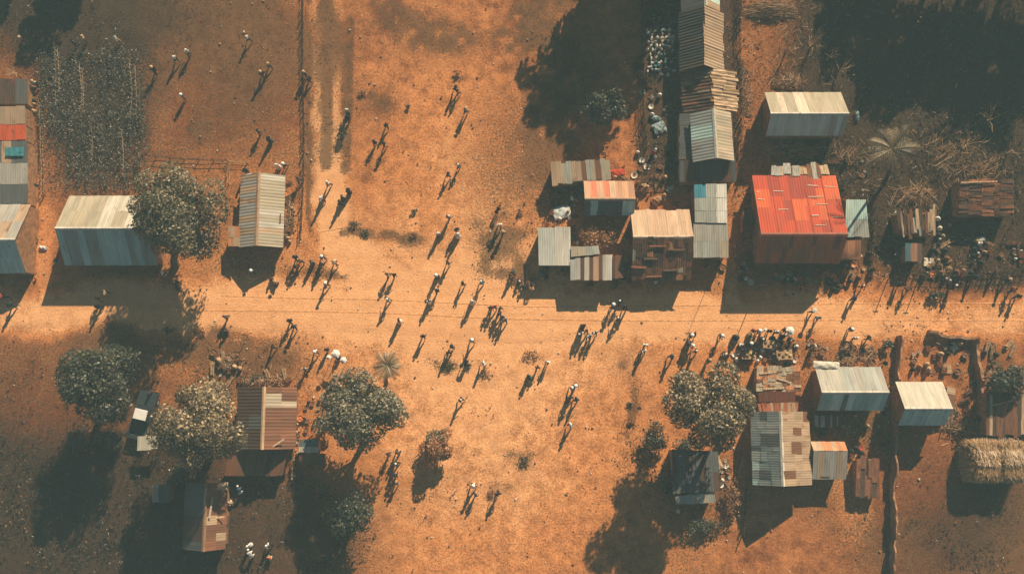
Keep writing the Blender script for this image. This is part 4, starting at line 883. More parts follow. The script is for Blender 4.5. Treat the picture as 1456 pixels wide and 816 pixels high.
# ------------------------------------------------------------------ people
def skin_mesh(name, V, E, Rr, sub=1):
    me = bpy.data.meshes.new(name); me.from_pydata(V, E, []); o = bpy.data.objects.new(name, me); COL.objects.link(o)
    md = o.modifiers.new('s', 'SKIN'); md.use_smooth_shade = True
    sv = me.skin_vertices[0].data
    for i, r_ in enumerate(Rr): sv[i].radius = (r_, r_) if not isinstance(r_, tuple) else r_; sv[i].use_root = (i == 0)
    if sub: o.modifiers.new('u', 'SUBSURF').levels = sub
    dg = bpy.context.evaluated_depsgraph_get(); dg.update()
    res = bpy.data.meshes.new_from_object(o.evaluated_get(dg)); bpy.data.objects.remove(o); return res
def pose_pts(kind, mir=1):
    """joint positions of a figure facing +Y"""
    J = {}
    if kind == 'sit':
        J.update(pel=(0, 0, .22), sp=(0, .02, .42), ch=(0, .06, .62), nk=(0, .09, .76), hd=(0, .12, .90))
        for s in (-1, 1):
            J['sh', s] = (.17 * s, .07, .68); J['el', s] = (.23 * s, .20, .48); J['wr', s] = (.14 * s, .38, .46)
            J['hp', s] = (.09 * s, .02, .20); J['kn', s] = (.16 * s, .38, .42); J['an', s] = (.12 * s, .34, .07); J['to', s] = (.13 * s, .48, .035)
        return J
    bend = .0 if kind != 'bend' else .42
    J.update(pel=(0, 0, .93), sp=(0, .02 + bend * .25, 1.10 - bend * .05), ch=(0, .03 + bend * .75, 1.30 - bend * .25), nk=(0, .03 + bend * 1.15, 1.45 - bend * .42), hd=(0, .05 + bend * 1.5, 1.60 - bend * .6))
    for s in (-1, 1):
        ph = {'walk': .26, 'stand': .03, 'carry': .2, 'bend': .05, 'skirt': .10}[kind] * s * mir
        J['sh', s] = (.17 * s, .03 + bend * .95, 1.39 - bend * .36); J['hp', s] = (.085 * s, 0, .90)
        J['el', s] = (.22 * s, -.02 - ph * .5 + bend * 1.1, 1.13 - bend * .55); J['wr', s] = (.22 * s, .09 - ph * .75 + bend * 1.35, .90 - bend * .75)
        if kind == 'carry' and s * mir > 0: J['el', s] = (.30 * s, .06, 1.52); J['wr', s] = (.16 * s, .06, 1.74)
        J['kn', s] = (.095 * s, .05 + ph * .55, .49); J['an', s] = (.09 * s, -.01 + ph, .08 + (.06 if ph < -.1 else 0)); J['to', s] = (.10 * s, .13 + ph, .04 + (.0 if ph < -.1 else 0))
    return J
def body_mesh(J):
    keys = ['pel', 'sp', 'ch', 'nk']; V = [J[k] for k in keys]; Rr = [.115, .105, .125, .05]; E = [(0, 1), (1, 2), (2, 3)]
    def add(p, r_, par): V.append(p); Rr.append(r_); E.append((par, len(V) - 1)); return len(V) - 1
    for s in (-1, 1):
        a = add(J['sh', s], .062, 2); a = add(J['el', s], .042, a); w = add(J['wr', s], .028, a)
        b = add(J['hp', s], .088, 0); b = add(J['kn', s], .060, b); b = add(J['an', s], .040, b); add(J['to', s], .034, b)
    body = skin_mesh('person', V, E, Rr, 1)
    bm = bmesh.new(); bm.from_mesh(body)
    def ell(c, r3, u=12, v=8, mi=0):
        r_ = bmesh.ops.create_uvsphere(bm, u_segments=u, v_segments=v, radius=1, matrix=Matrix.Translation(c) @ Matrix.Diagonal((*r3, 1)))
        for vv in r_['verts']:
            for f in vv.link_faces: f.material_index = mi; f.smooth = True
    h = Vector(J['hd'])
    ell(h, (.078, .098, .118)); ell(h + Vector((0, .10, -.01)), (.014, .02, .022), 6, 5)          # head, nose
    ell(h + Vector((0, .088, -.055)), (.026, .012, .009), 6, 4, 2)                                # mouth
    for s in (-1, 1):
        ell(h + Vector((.030 * s, .086, .018)), (.013, .010, .009), 6, 5, 1); ell(h + Vector((.078 * s, -.005, 0)), (.012, .022, .032), 6, 5)   # eyes, ears
        w = Vector(J['wr', s]); e = Vector(J['el', s]); d = (w - e).normalized(); sx = Vector((s, 0, 0)); nrm_ = d.cross(sx).normalized(); sx = nrm_.cross(d).normalized()
        fw = Vector((0, 1, 0)) if abs(d.y) < .8 else Vector((0, 0, -1)); fw = (fw - d * fw.dot(d)).normalized(); ac = d.cross(fw)
        pc = w + d * .055; m = Matrix.Translation(pc) @ Matrix((( *[ac.x * .017, fw.x * .040, d.x * .052], 0), (*[ac.y * .017, fw.y * .040, d.y * .052], 0), (*[ac.z * .017, fw.z * .040, d.z * .052], 0), (0, 0, 0, 1)))
        r_ = bmesh.ops.create_uvsphere(bm, u_segments=8, v_segments=6, radius=1, matrix=m)
        for i, (off, ln) in enumerate(((.027, .072), (.009, .085), (-.009, .080), (-.026, .062))):      # four fingers, each bent once, and a thumb
            a = pc + fw * off + d * .035; b = a + d * ln * .55 - ac * s * .004; c = b + d * ln * .38 - ac * s * .022
            tube_bm(bm, (a, b, c), (.009, .0085, .007))
        a = pc + fw * .030 - d * .01; b = a + fw * .028 + d * .022; c = b + d * .032 - fw * .004; tube_bm(bm, (a, b, c), (.0105, .0095, .008))
    for f in bm.faces: f.smooth = True
    bm.to_mesh(body); bm.free(); body.materials.clear()
    for m in (M['skin'], M['hair'], cloth('maroon')): body.materials.append(m)
    return body
def tube_bm(bm, pts, rad, seg=6):
    rings = []
    for i, p in enumerate(pts):
        t = (pts[min(i + 1, len(pts) - 1)] - pts[max(i - 1, 0)]).normalized(); a = t.orthogonal().normalized(); b = t.cross(a)
        rings.append([bm.verts.new(p + (a * math.cos(6.2832 * k / seg) + b * math.sin(6.2832 * k / seg)) * rad[i]) for k in range(seg)])
    for r0, r1 in zip(rings[:-1], rings[1:]):
        for k in range(seg): bm.faces.new((r0[k], r0[(k + 1) % seg], r1[(k + 1) % seg], r1[k]))
    bm.faces.new(rings[-1])
def cloth_mesh(J, part):
    V, Rr, E = [], [], []
    def add(p, r_, par=None):
        V.append(tuple(p)); Rr.append(r_)
        if par is not None: E.append((par, len(V) - 1))
        return len(V) - 1
    L_ = lambda a, b, t: tuple(Vector(a).lerp(Vector(b), t))
    if part == 'shirt':
        p = add(L_(J['pel'], J['sp'], .25), .145); s1 = add(J['sp'], .135, p); c = add(J['ch'], .155, s1); add(L_(J['ch'], J['nk'], .55), .085, c)
        for s in (-1, 1):
            a = add(J['sh', s], .085, c); add(L_(J['sh', s], J['el', s], .85), .066, a)
    elif part == 'trousers':
        p = add(J['pel'], .138)
        for s in (-1, 1):
            a = add(J['hp', s], .108, p); a = add(J['kn', s], .082, a); add(L_(J['kn', s], J['an', s], .88), .066, a)
    return skin_mesh(part, V, E, Rr, 1)
def skirt_mesh(J):
    m = MB(); c = Vector(J['pel']); m.lathe([(.15, .10), (.165, .0), (.20, -.3), (.26, -.75), (.25, -.76)][::-1], c, 14, wob=.03); me = m.mesh('skirt', M['cloth'], True); return me
def cap_mesh(h, kind):
    m = MB(); h = Vector(h)
    if kind == 'hair': prof = [(.070, -.02), (.094, .0), (.100, .045), (.082, .095), (.045, .122), (.005, .13)]
    elif kind == 'scarf': prof = [(.10, -.12), (.098, -.03), (.102, .045), (.088, .095), (.05, .126), (.005, .133)]
    elif kind == 'hat': prof = [(.175, .035), (.18, .05), (.112, .065), (.108, .13), (.07, .16), (.005, .165)]
    elif kind == 'load': prof = [(.08, .115), (.20, .12), (.27, .20), (.26, .215), (.19, .20), (.08, .23), (.005, .24)]
    m.lathe(prof, h + Vector((0, -.012 if kind == 'hair' else 0, 0)), 12, sy=1.05); return m.mesh(kind, M['cloth'], True)
PROTO = {}
CAPN = dict(hair='hair', scarf='headscarf', hat='sun_hat', load='head_basin')
def proto(kind, mir):
    k = (kind, mir)
    if k not in PROTO:
        J = pose_pts(kind, mir); d = dict(body=body_mesh(J), shirt=cloth_mesh(J, 'shirt'))
        d['legs'] = skirt_mesh(J) if kind == 'skirt' else cloth_mesh(J, 'trousers')
        for c in CAPN: d[c] = cap_mesh(J['hd'], c)
        for nm in ('shirt', 'legs', *CAPN):
            d[nm].materials.clear(); d[nm].materials.append(cloth('white'))
        PROTO[k] = d
    return PROTO[k]
NP = 0
def person(px, py, shirt, legs, head, pose, label, rot=None, group=None, sc=1.0, zref=1.0):
    global NP
    NP += 1; mir = 1 if NP % 2 else -1
    if pose in ('sit', 'bend', 'stand', 'skirt'): mir = 1
    if shirt == 'dark': shirt = random.choice(['dark', 'dark_brown', 'dark_blue', 'dark_green', 'dark_plum'])
    if legs == 'dark': legs = random.choice(['dark', 'dark', 'dark_brown', 'dark_blue'])
    d = proto(pose, mir); p = P(px, py, zref * sc if pose != 'sit' else .5); p.z = 0
    o = link('person', d['body'], loc=p, rz=random.uniform(0, 6.28) if rot is None else R(rot)); s = sc * random.uniform(.86, 1.0); o.scale = (s * 1.06, s * 1.02, s * .96)
    tag(o, label, 'person', group)
    hk, hc = head if isinstance(head, tuple) else ('hair', None)
    for nm, me, c in (('shirt', d['shirt'], shirt), ('skirt' if pose == 'skirt' else 'trousers', d['legs'], legs), (CAPN[hk], d[hk], hc)):
        ch = link(nm, me, o); ch.material_slots[0].link = 'OBJECT'; ch.material_slots[0].material = cloth(c) if c else M['hair']
    return o
HW, HP, HT = ('hat', 'white'), ('scarf', 'white'), ('scarf', 'teal'); SW, STN = ('scarf', 'pale'), ('hat', 'tan'); LW = ('load', 'white'); H = 'hair'
PEOPLE = [
 # upper left field
 (31, 56, 'orange', 'brown', STN, 'stand', 'person in an orange top standing above the bare tree at the left edge'),
 (104, 60, 'dark', 'dark', H, 'walk', 'person in dark clothes just above the crop plot, left of the tan one'),
 (118, 54, 'tan', 'brown', STN, 'stand', 'person in a tan hat and top at the upper edge of the crop plot'),
 (164, 55, 'pale', 'tan', SW, 'carry', 'person in pale clothes with one arm raised above the crop plot'),
 (218, 99, 'dark', 'dark', STN, 'walk', 'person in tan hat and dark clothes at the upper right crop plot corner'),
 (248, 83, 'white', 'dark', HP, 'walk', 'white scarfed person in dark trousers, left one of the upper left field pair'),
 (266, 74, 'white', 'brown', HP, 'walk', 'white scarfed person in brown trousers, right one of the upper left field pair'),
 (351, 54, 'white', 'dark', HP, 'walk', 'lone person in white high up in the field, west of the straight fence'),
 (259, 136, 'dark', 'brown', HW, 'stand', 'person in a white hat and dark shirt alone near the dark grass patch'),
 (381, 92, 'tan', 'dark', STN, 'walk', 'upper one of the tan hatted pair west of the straight fence'),
 (372, 105, 'dark', 'brown', STN, 'walk', 'lower one of the tan hatted pair, in a dark shirt, west of the straight fence'),
 (433, 104, 'dark', 'dark', STN, 'stand', 'person in a tan hat and dark clothes leaning over the straight fence'),
 (439, 112, 'brown', 'dark', H, 'walk', 'bare headed person in brown right beside the straight fence'),
 (367, 187, 'dark', 'dark', H, 'walk', 'left one of two dark clad people in the field above the cream roof'),
 (382, 198, 'black', 'dark', H, 'skirt', 'right one of two dark clad people, in a long black skirt, above the cream roof'),
 (394, 235, 'white', 'white', HP, 'skirt', 'person in a long white robe by the upper corner of the cream roof'),
 (404, 234, 'dark', 'dark', HW, 'walk', 'person in dark clothes and a white hat next to the white robed one'),
 (349, 243, 'dark', 'dark', H, 'stand', 'person in dark clothes behind the brown roof slope beside the corner fence'),
 (357, 248, 'white', 'tan', HP, 'bend', 'person in white bending just behind the top end of the brown roof slope'),
 (424, 256, 'dark', 'dark', H, 'walk', 'person in dark clothes at the lower part of the straight fence by the cream roof'),
 # path
 (493, 158, 'pale', 'dark', SW, 'skirt', 'person in a pale top and dark skirt on the eastern track by the dark shrub'),
 (495, 168, 'black', 'dark', H, 'stand', 'person in black close behind the pale topped one on the eastern track'),
 (466, 261, 'white', 'maroon', HP, 'walk', 'upper one of two walkers in white going down the dirt path'),
 (457, 283, 'white', 'maroon', HP, 'walk', 'lower one of two walkers in white going down the dirt path'),
 (495, 271, 'dark', 'dark', H, 'skirt', 'person in dark robe at the path bend, right one of three'),
 (486, 281, 'black', 'dark', HT, 'skirt', 'person with a teal scarf and black robe at the path bend'),
 (482, 288, 'dark', 'dark', H, 'walk', 'bare headed person in dark trousers at the path bend beside the teal scarf'),
 # middle field
 (549, 178, 'dark', 'brown', H, 'walk', 'tall dark clad person, uppermost of the trio in the middle field'),
 (532, 202, 'dark', 'dark', H, 'walk', 'dark clad person, left one of the trio in the middle field'),
 (546, 206, 'dark', 'orange', ('hat', 'dark'), 'walk', 'person in orange trousers, right one of the trio in the middle field'),
 (647, 125, 'dark', 'dark', H, 'walk', 'dark clad left one of the couple in the upper middle field'),
 (651, 130, 'tan', 'dark', H, 'walk', 'right one of the couple in the upper middle field, in a tan shirt'),
 (662, 157, 'tan', 'dark', STN, 'walk', 'person in tan shirt and hat alone below the couple in the middle field'),
 (652, 235, 'teal', 'dark', HP, 'walk', 'person with white scarf and teal top on the pale ground of the middle field'),
 (637, 248, 'dark', 'dark', H, 'walk', 'dark clad person down left of the teal topped one in the middle field'),
 (638, 309, 'grey', 'dark', HP, 'walk', 'person in a grey top, upper one of three near the weed square'),
 (623, 333, 'pale', 'brown', HP, 'skirt', 'person in a pale top and long brown skirt, left of the weed square'),
 (649, 326, 'dark', 'dark', H, 'stand', 'dark clad person standing right behind the white one by the weed square'),
 (651, 334, 'white', 'white', HP, 'skirt', 'person all in white in front of the dark clad one by the weed square'),
 (710, 320, 'white', 'tan', HP, 'walk', 'person in white, upper one of the pair on the shaded field edge'),
 (715, 330, 'pale', 'dark', STN, 'carry', 'person in pale top with raised arm, lower one of the shaded field edge pair'),
 (706, 301, 'black', 'black', H, 'bend', 'person in black bending down above the pair on the shaded field edge'),
 # plaza
 (637, 373, 'dark', 'brown', H, 'walk', 'dark clad walker at the upper side of the road square below the weed square'),
 (621, 392, 'brown', 'dark', HW, 'skirt', 'person in a white hat and brown robe on the small pale patch of the square'),
 (621, 413, 'dark', 'dark', H, 'walk', 'dark clad walker just upper right of the big white robe on the road'),
 (610, 428, 'white', 'white', H, 'skirt', 'bare headed person in a wide white robe in the middle of the road'),
 (658, 403, 'dark', 'dark', H, 'carry', 'dark clad walker with an arm raised in the centre of the square'),
 (685, 401, 'teal', 'dark', HP, 'walk', 'person with white scarf and teal top walking at the right of the square'),
 (671, 429, 'pale', 'pale', HP, 'skirt', 'short person in pale robe left of the group of six'),
 (551, 391, 'tan', 'dark', H, 'walk', 'left one of the two walkers on the upper edge of the road, in tan'),
 (560, 390, 'dark', 'dark', H, 'walk', 'right one of the two walkers on the upper edge of the road, in dark clothes'),
 (552, 426, 'teal', 'tan', HP, 'walk', 'person with a white scarf and teal shirt alone in mid road'),
 (567, 456, 'red', 'white', H, 'skirt', 'person in a red top and white skirt on the lower edge of the road'),
 (602, 478, 'black', 'tan', H, 'walk', 'person in black top and tan trousers south of the road'),
 (642, 493, 'dark', 'brown', ('hat', 'dark'), 'carry', 'person in a dark hat above the weed patches south of the road'),
 (637, 501, 'dark', 'dark', H, 'walk', 'bare headed dark clad person following the dark hat above the weed patches'),
 (672, 484, 'tan', 'brown', HW, 'walk', 'person in a white hat and tan top by the white track lines'),
 (662, 519, 'dark', 'dark', H, 'bend', 'person in dark clothes bending among the weed patches south of the road'),
 (687, 516, 'white', 'white', HP, 'walk', 'person all in white right of the weed patches south of the road'),
 (655, 568, 'dark', 'dark', ('scarf', 'pale'), 'walk', 'lone walker in dark with a pale scarf in the lower square'),
 (697, 437, 'black', 'dark', H, 'walk', 'leftmost of the group of six on the road, in black', 200, 'group of six walking on the road'),
 (703, 436, 'red', 'brown', H, 'walk', 'person in red among the group of six on the road', 200, 'group of six walking on the road'),
 (711, 438, 'tan', 'brown', H, 'walk', 'person in tan at the back of the group of six on the road', 200, 'group of six walking on the road'),
 (710, 446, 'dark', 'dark', ('scarf', 'navy'), 'walk', 'person with a navy scarf in the group of six on the road', 200, 'group of six walking on the road'),
 (714, 451, 'navy', 'dark', H, 'walk', 'person in navy in the middle of the group of six on the road', 200, 'group of six walking on the road'),
 (718, 455, 'blue', 'dark', H, 'walk', 'rightmost of the group of six on the road, in blue', 200, 'group of six walking on the road'),
 (730, 387, 'dark', 'dark', HT, 'walk', 'person with a teal scarf behind the roadside dry bush'),
 (737, 401, 'dark', 'dark', HP, 'sit', 'person in a white scarf sitting by the roadside dry bush'),
 (745, 409, 'dark', 'brown', H, 'sit', 'dark clad person sitting at the road side in front of the dry bush'),
 (759, 403, 'tan', 'tan', STN, 'sit', 'person in tan with a round hat sitting right of the roadside dry bush'),
 (769, 389, 'blue', 'grey', ('scarf', 'blue'), 'sit', 'person in grey blue sitting in the shade below the white roofed shed'),
 (871, 434, 'dark', 'dark', HW, 'walk', 'person in white hat, left one leaving the dark alley onto the road'),
 (881, 429, 'dark', 'dark', HP, 'walk', 'person in white scarf, right one leaving the dark alley onto the road'),
 (879, 452, 'navy', 'dark', HP, 'walk', 'person in navy with a white scarf crossing the road below the alley'),
 (890, 437, 'brown', 'dark', H, 'walk', 'bare headed person in brown at the alley shadow edge'),
 (829, 463, 'dark', 'dark', H, 'skirt', 'dark robed person at the back of the group of five near the road', 210, 'group of five south of the road'),
 (826, 474, 'white', 'dark', H, 'walk', 'white shirted person on the left of the group of five near the road', 210, 'group of five south of the road'),
 (833, 470, 'orange', 'dark', H, 'walk', 'orange shirted person in the group of five near the road', 210, 'group of five south of the road'),
 (838, 477, 'pale', 'navy', HT, 'walk', 'person with teal scarf in the group of five near the road', 210, 'group of five south of the road'),
 (846, 473, 'white', 'dark', H, 'carry', 'person with raised arm at the right of the group of five near the road', 210, 'group of five south of the road'),
 (918, 490, 'white', 'dark', HP, 'walk', 'white clad upper one of the pair walking above the long tree shadow'),
 (915, 499, 'white', 'brown', ('scarf', 'grey'), 'walk', 'lower one of the pair above the long tree shadow, in a grey scarf'),
 (955, 507, 'teal', 'dark', H, 'walk', 'person in a teal shirt alone left of the large pale tree top'),
 (982, 477, 'dark', 'tan', HW, 'stand', 'white hatted person at the top of the file above the large pale tree', None, 'file of people above the large pale tree'),
 (988, 476, 'dark', 'dark', H, 'carry', 'bare headed person holding an arm out at the top of the file', None, 'file of people above the large pale tree'),
 (981, 487, 'white', 'brown', H, 'walk', 'white shirted bare headed person in the file above the large pale tree', None, 'file of people above the large pale tree'),
 (985, 492, 'pale', 'dark', HW, 'walk', 'white hatted person in pale shirt in the middle of the file', None, 'file of people above the large pale tree'),
 (990, 499, 'dark', 'dark', HP, 'walk', 'lowest person of the file, in dark with a white scarf', None, 'file of people above the large pale tree'),
 (1026, 477, 'dark', 'dark', HW, 'walk', 'person in dark with white hat between the file and the stall crowd'),
 (1008, 513, 'dark', 'dark', ('hat', 'tan'), 'walk', 'person in dark with tan hat at the top of the large pale tree'),
 (1032, 505, 'pale', 'dark', HP, 'sit', 'person sitting with white scarf at the left corner of the stall crowd'),
 (779, 514, 'white', 'dark', HP, 'walk', 'white shirted right one of three walking by the dark weeds'),
 (764, 522, 'brown', 'brown', H, 'walk', 'brown clad middle one of three walking by the dark weeds'),
 (752, 535, 'teal', 'teal', H, 'skirt', 'person in a long teal robe, left one of three by the dark weeds'),
 (818, 548, 'dark', 'dark', HW, 'walk', 'right white hat at the top of the cluster in the lower square', None, 'cluster of four in the lower square'),
 (814, 552, 'brown', 'dark', HW, 'walk', 'left white hat in the cluster in the lower square, in brown', None, 'cluster of four in the lower square'),
 (811, 565, 'dark', 'brown', H, 'walk', 'bare headed person at left of the cluster in the lower square', None, 'cluster of four in the lower square'),
 (819, 568, 'teal', 'dark', H, 'walk', 'teal shirted person at the bottom of the cluster in the lower square', None, 'cluster of four in the lower square'),
 (811, 604, 'white', 'dark', HP, 'walk', 'lone person in a white shirt below the cluster in the lower square'),
 # west of the square
 (458, 365, 'dark', 'dark', HW, 'walk', 'white hatted person in dark, upper one near the lower end of the dirt path'),
 (456, 376, 'navy', 'tan', H, 'walk', 'person in navy right below the white hat near the dirt path end'),
 (442, 373, 'teal', 'dark', H, 'skirt', 'person in a dark teal robe left of the white hat near the dirt path end'),
 (476, 373, 'pale', 'maroon', STN, 'walk', 'person in pale top and tan hat right of the dirt path end'),
 (463, 403, 'pale', 'maroon', HW, 'walk', 'person in white hat with maroon trousers stepping onto the road'),
 (420, 366, 'dark', 'dark', H, 'walk', 'dark clad uppermost person at the lower end of the straight fence', None, 'people at the lower end of the straight fence'),
 (427, 371, 'tan', 'dark', H, 'carry', 'person in tan raising an arm at the lower end of the straight fence', None, 'people at the lower end of the straight fence'),
 (420, 377, 'tan', 'black', H, 'walk', 'lowest person at the lower end of the straight fence, in tan and black', None, 'people at the lower end of the straight fence'),
 (358, 385, 'teal', 'dark', HW, 'walk', 'person in white hat at the shadow edge below the cream eastern roof'),
 (385, 396, 'brown', 'tan', H, 'sit', 'brown clad person squatting on the left below the cream roof', None, 'pair squatting at the road edge'),
 (393, 400, 'tan', 'brown', STN, 'sit', 'tan hatted person squatting on the right below the cream roof', None, 'pair squatting at the road edge'),
 (412, 456, 'brown', 'dark', H, 'walk', 'left one of the pair on the lower road edge, in brown'),
 (418, 464, 'navy', 'dark', ('hat', 'dark'), 'walk', 'right one of the pair on the lower road edge, in a dark hat'),
 (387, 493, 'black', 'dark', H, 'walk', 'person in black walking behind the rusty brown house'),
 (320, 451, 'dark', 'dark', H, 'walk', 'dark clad person at the edge of the round tree shade by the road'),
 (321, 473, 'navy', 'dark', H, 'sit', 'person in navy sitting at the weedy road edge behind the rusty house'),
 (448, 500, 'white', 'brown', HW, 'walk', 'white hatted person left of the white parasols'),
 (433, 524, 'pale', 'dark', H, 'walk', 'bare headed person in pale top walking toward the rusty brown house'),
 (464, 497, 'brown', 'navy', H, 'stand', 'person in brown standing at the left of the white parasols'),
 (481, 510, 'navy', 'dark', H, 'sit', 'person in navy sitting under the white parasols'),
 (552, 646, 'dark', 'dark', H, 'walk', 'left dark clad person of the line below the tree with the palm', None, 'line of people by the tree shadow'),
 (565, 643, 'brown', 'dark', H, 'walk', 'uppermost person of the line below the tree with the palm, in brown', None, 'line of people by the tree shadow'),
 (564, 659, 'dark', 'dark', HP, 'walk', 'white scarfed person in the line below the tree with the palm', None, 'line of people by the tree shadow'),
 (562, 675, 'black', 'dark', H, 'walk', 'person in black in the line below the tree with the palm', None, 'line of people by the tree shadow'),
 (563, 687, 'dark', 'tan', H, 'walk', 'lowest person of the line, in tan trousers', None, 'line of people by the tree shadow'),
 (674, 690, 'pale', 'dark', HW, 'walk', 'white hatted person of the group at the bottom of the square'),
 (676, 703, 'dark', 'tan', H, 'walk', 'bare headed person just below the white hat at the bottom of the square'),
 (708, 702, 'dark', 'dark', H, 'walk', 'rightmost dark clad person of the group at the bottom of the square'),
 # lower left yard
 (353, 776, 'white', 'white', HP, 'skirt', 'upper white robed person beside the small brown house in the lower yard'),
 (357, 791, 'white', 'pale', HP, 'bend', 'lower white clad person bending in the lower yard'),
 (381, 775, 'white', 'dark', HP, 'walk', 'person in white with dark trousers right of the white robed pair'),
 (383, 792, 'orange', 'pale', H, 'sit', 'person in orange sitting at the bottom of the lower yard'),
 (341, 700, 'blue', 'white', HP, 'bend', 'person in blue and white bending by the rusty lean-to'),
 (329, 715, 'pale', 'tan', STN, 'sit', 'person in pale clothes sitting right of the small brown house'),
 (213, 560, 'dark', 'dark', H, 'stand', 'person in dark standing at the front of the parked pickup'),
 # left houses
 (139, 423, 'dark', 'brown', H, 'walk', 'left person in the shadow below the long house', None, 'three people in the long house shadow'),
 (149, 416, 'tan', 'dark', H, 'walk', 'upper tan clad person in the shadow below the long house', None, 'three people in the long house shadow'),
 (138, 435, 'black', 'dark', H, 'stand', 'lower person in black in the shadow below the long house', None, 'three people in the long house shadow'),
 (231, 388, 'white', 'dark', HP, 'walk', 'person in white by the trunk of the large round tree', None),
 (247, 401, 'dark', 'dark', SW, 'sit', 'pale scarfed person sitting right beneath the large round tree', None),
 (254, 407, 'brown', 'dark', H, 'sit', 'brown clad person sitting beneath the large round tree', None),
 (2, 421, 'red', 'dark', H, 'walk', 'person in red at the left edge below the grey roofed house'),
 (14, 433, 'dark', 'dark', H, 'walk', 'dark clad person near the left edge on the road'),
 (43, 208, 'red', 'navy', H, 'walk', 'person in a red top by the teal tarpaulin shed'),
 (48, 118, 'pale', 'dark', STN, 'walk', 'person in pale top beside the dark shed at the left'),
 (80, 370, 'dark', 'pale', ('scarf', 'grey'), 'sit', 'person with a grey scarf sitting left of the long house'),
 # yard block
 (931, 214, 'white', 'red', HP, 'skirt', 'person in white with a red skirt in the yard north of the shed roofs'),
 (912, 262, 'tan', 'brown', STN, 'bend', 'person in tan bending by the dry yard ground behind the pinkish roof'),
 (1022, 374, 'dark', 'dark', H, 'walk', 'dark clad person below the flat grey shed at the alley'),
 (932, 402, 'white', 'dark', HP, 'sit', 'person with white scarf sitting in shade of the patchwork roof'),
 # red house front and road to the right
 (1052, 384, 'tan', 'dark', H, 'sit', 'tan clad person sitting in shade left of the red house porch'),
 (1060, 397, 'pale', 'dark', HP, 'sit', 'white scarfed person sitting in shade before the red house porch'),
 (1131, 396, 'white', 'dark', HP, 'sit', 'white scarfed person sitting below the porch, near the middle of the red house'),
 (1142, 408, 'orange', 'dark', H, 'walk', 'person in orange stepping out of the red house shade'),
 (1157, 442, 'pale', 'dark', ('load', 'pale'), 'carry', 'person carrying a pale basin on the head on the right part of the road'),
 (1164, 452, 'teal', 'dark', H, 'walk', 'person in teal below the head carrier on the right part of the road'),
 (1227, 407, 'red', 'brown', HP, 'walk', 'person in red with a white scarf at the upper edge of the right road'),
 (1215, 424, 'navy', 'dark', H, 'walk', 'person in navy down left of the red clad one on the right road'),
 (1211, 468, 'black', 'dark', HW, 'stand', 'white hatted person in black above the teal and grey roof'),
 (1217, 480, 'white', 'dark', HP, 'stand', 'person in a wide white top right above the teal and grey roof'),
 (1236, 480, 'dark', 'dark', H, 'walk', 'dark clad person right of the wide white top'),
 (1259, 516, 'dark', 'dark', H, 'walk', 'dark clad person at the right corner of the teal and grey roof'),
 (1281, 402, 'dark', 'dark', H, 'walk', 'dark clad person standing at the shade edge below the plank roof shed'),
 (1292, 411, 'brown', 'dark', H, 'walk', 'brown clad person standing at the shade edge, second below the plank roof shed'),
 (1357, 406, 'black', 'dark', HP, 'walk', 'person in black with white scarf on the road by the low dark scrub'),
 (1386, 394, 'dark', 'dark', ('hat', 'dark'), 'walk', 'dark hatted person along the right road edge'),
 (1417, 388, 'brown', 'dark', H, 'walk', 'brown clad person along the right road edge, next beyond the dark hat'),
 (1432, 398, 'navy', 'dark', STN, 'walk', 'tan hatted person in navy at the far right road edge'),
 (1441, 412, 'orange', 'dark', H, 'walk', 'person in orange at the far right road edge'),
 (1449, 421, 'dark', 'dark', H, 'walk', 'dark clad person furthest right on the road'),
 (1318, 391, 'tan', 'dark', H, 'sit', 'person in tan sitting by the square boards in the cluttered yard'),
 (1365, 392, 'red', 'dark', H, 'sit', 'person in red sitting on the road side of the cluttered yard'),
 (1393, 345, 'white', 'pale', HP, 'sit', 'person in white sitting among the clutter below the dark shelter'),
 (1390, 362, 'dark', 'dark', HP, 'sit', 'white scarfed person in dark sitting among the clutter below the dark shelter'),
]
for a in PEOPLE: person(*a)
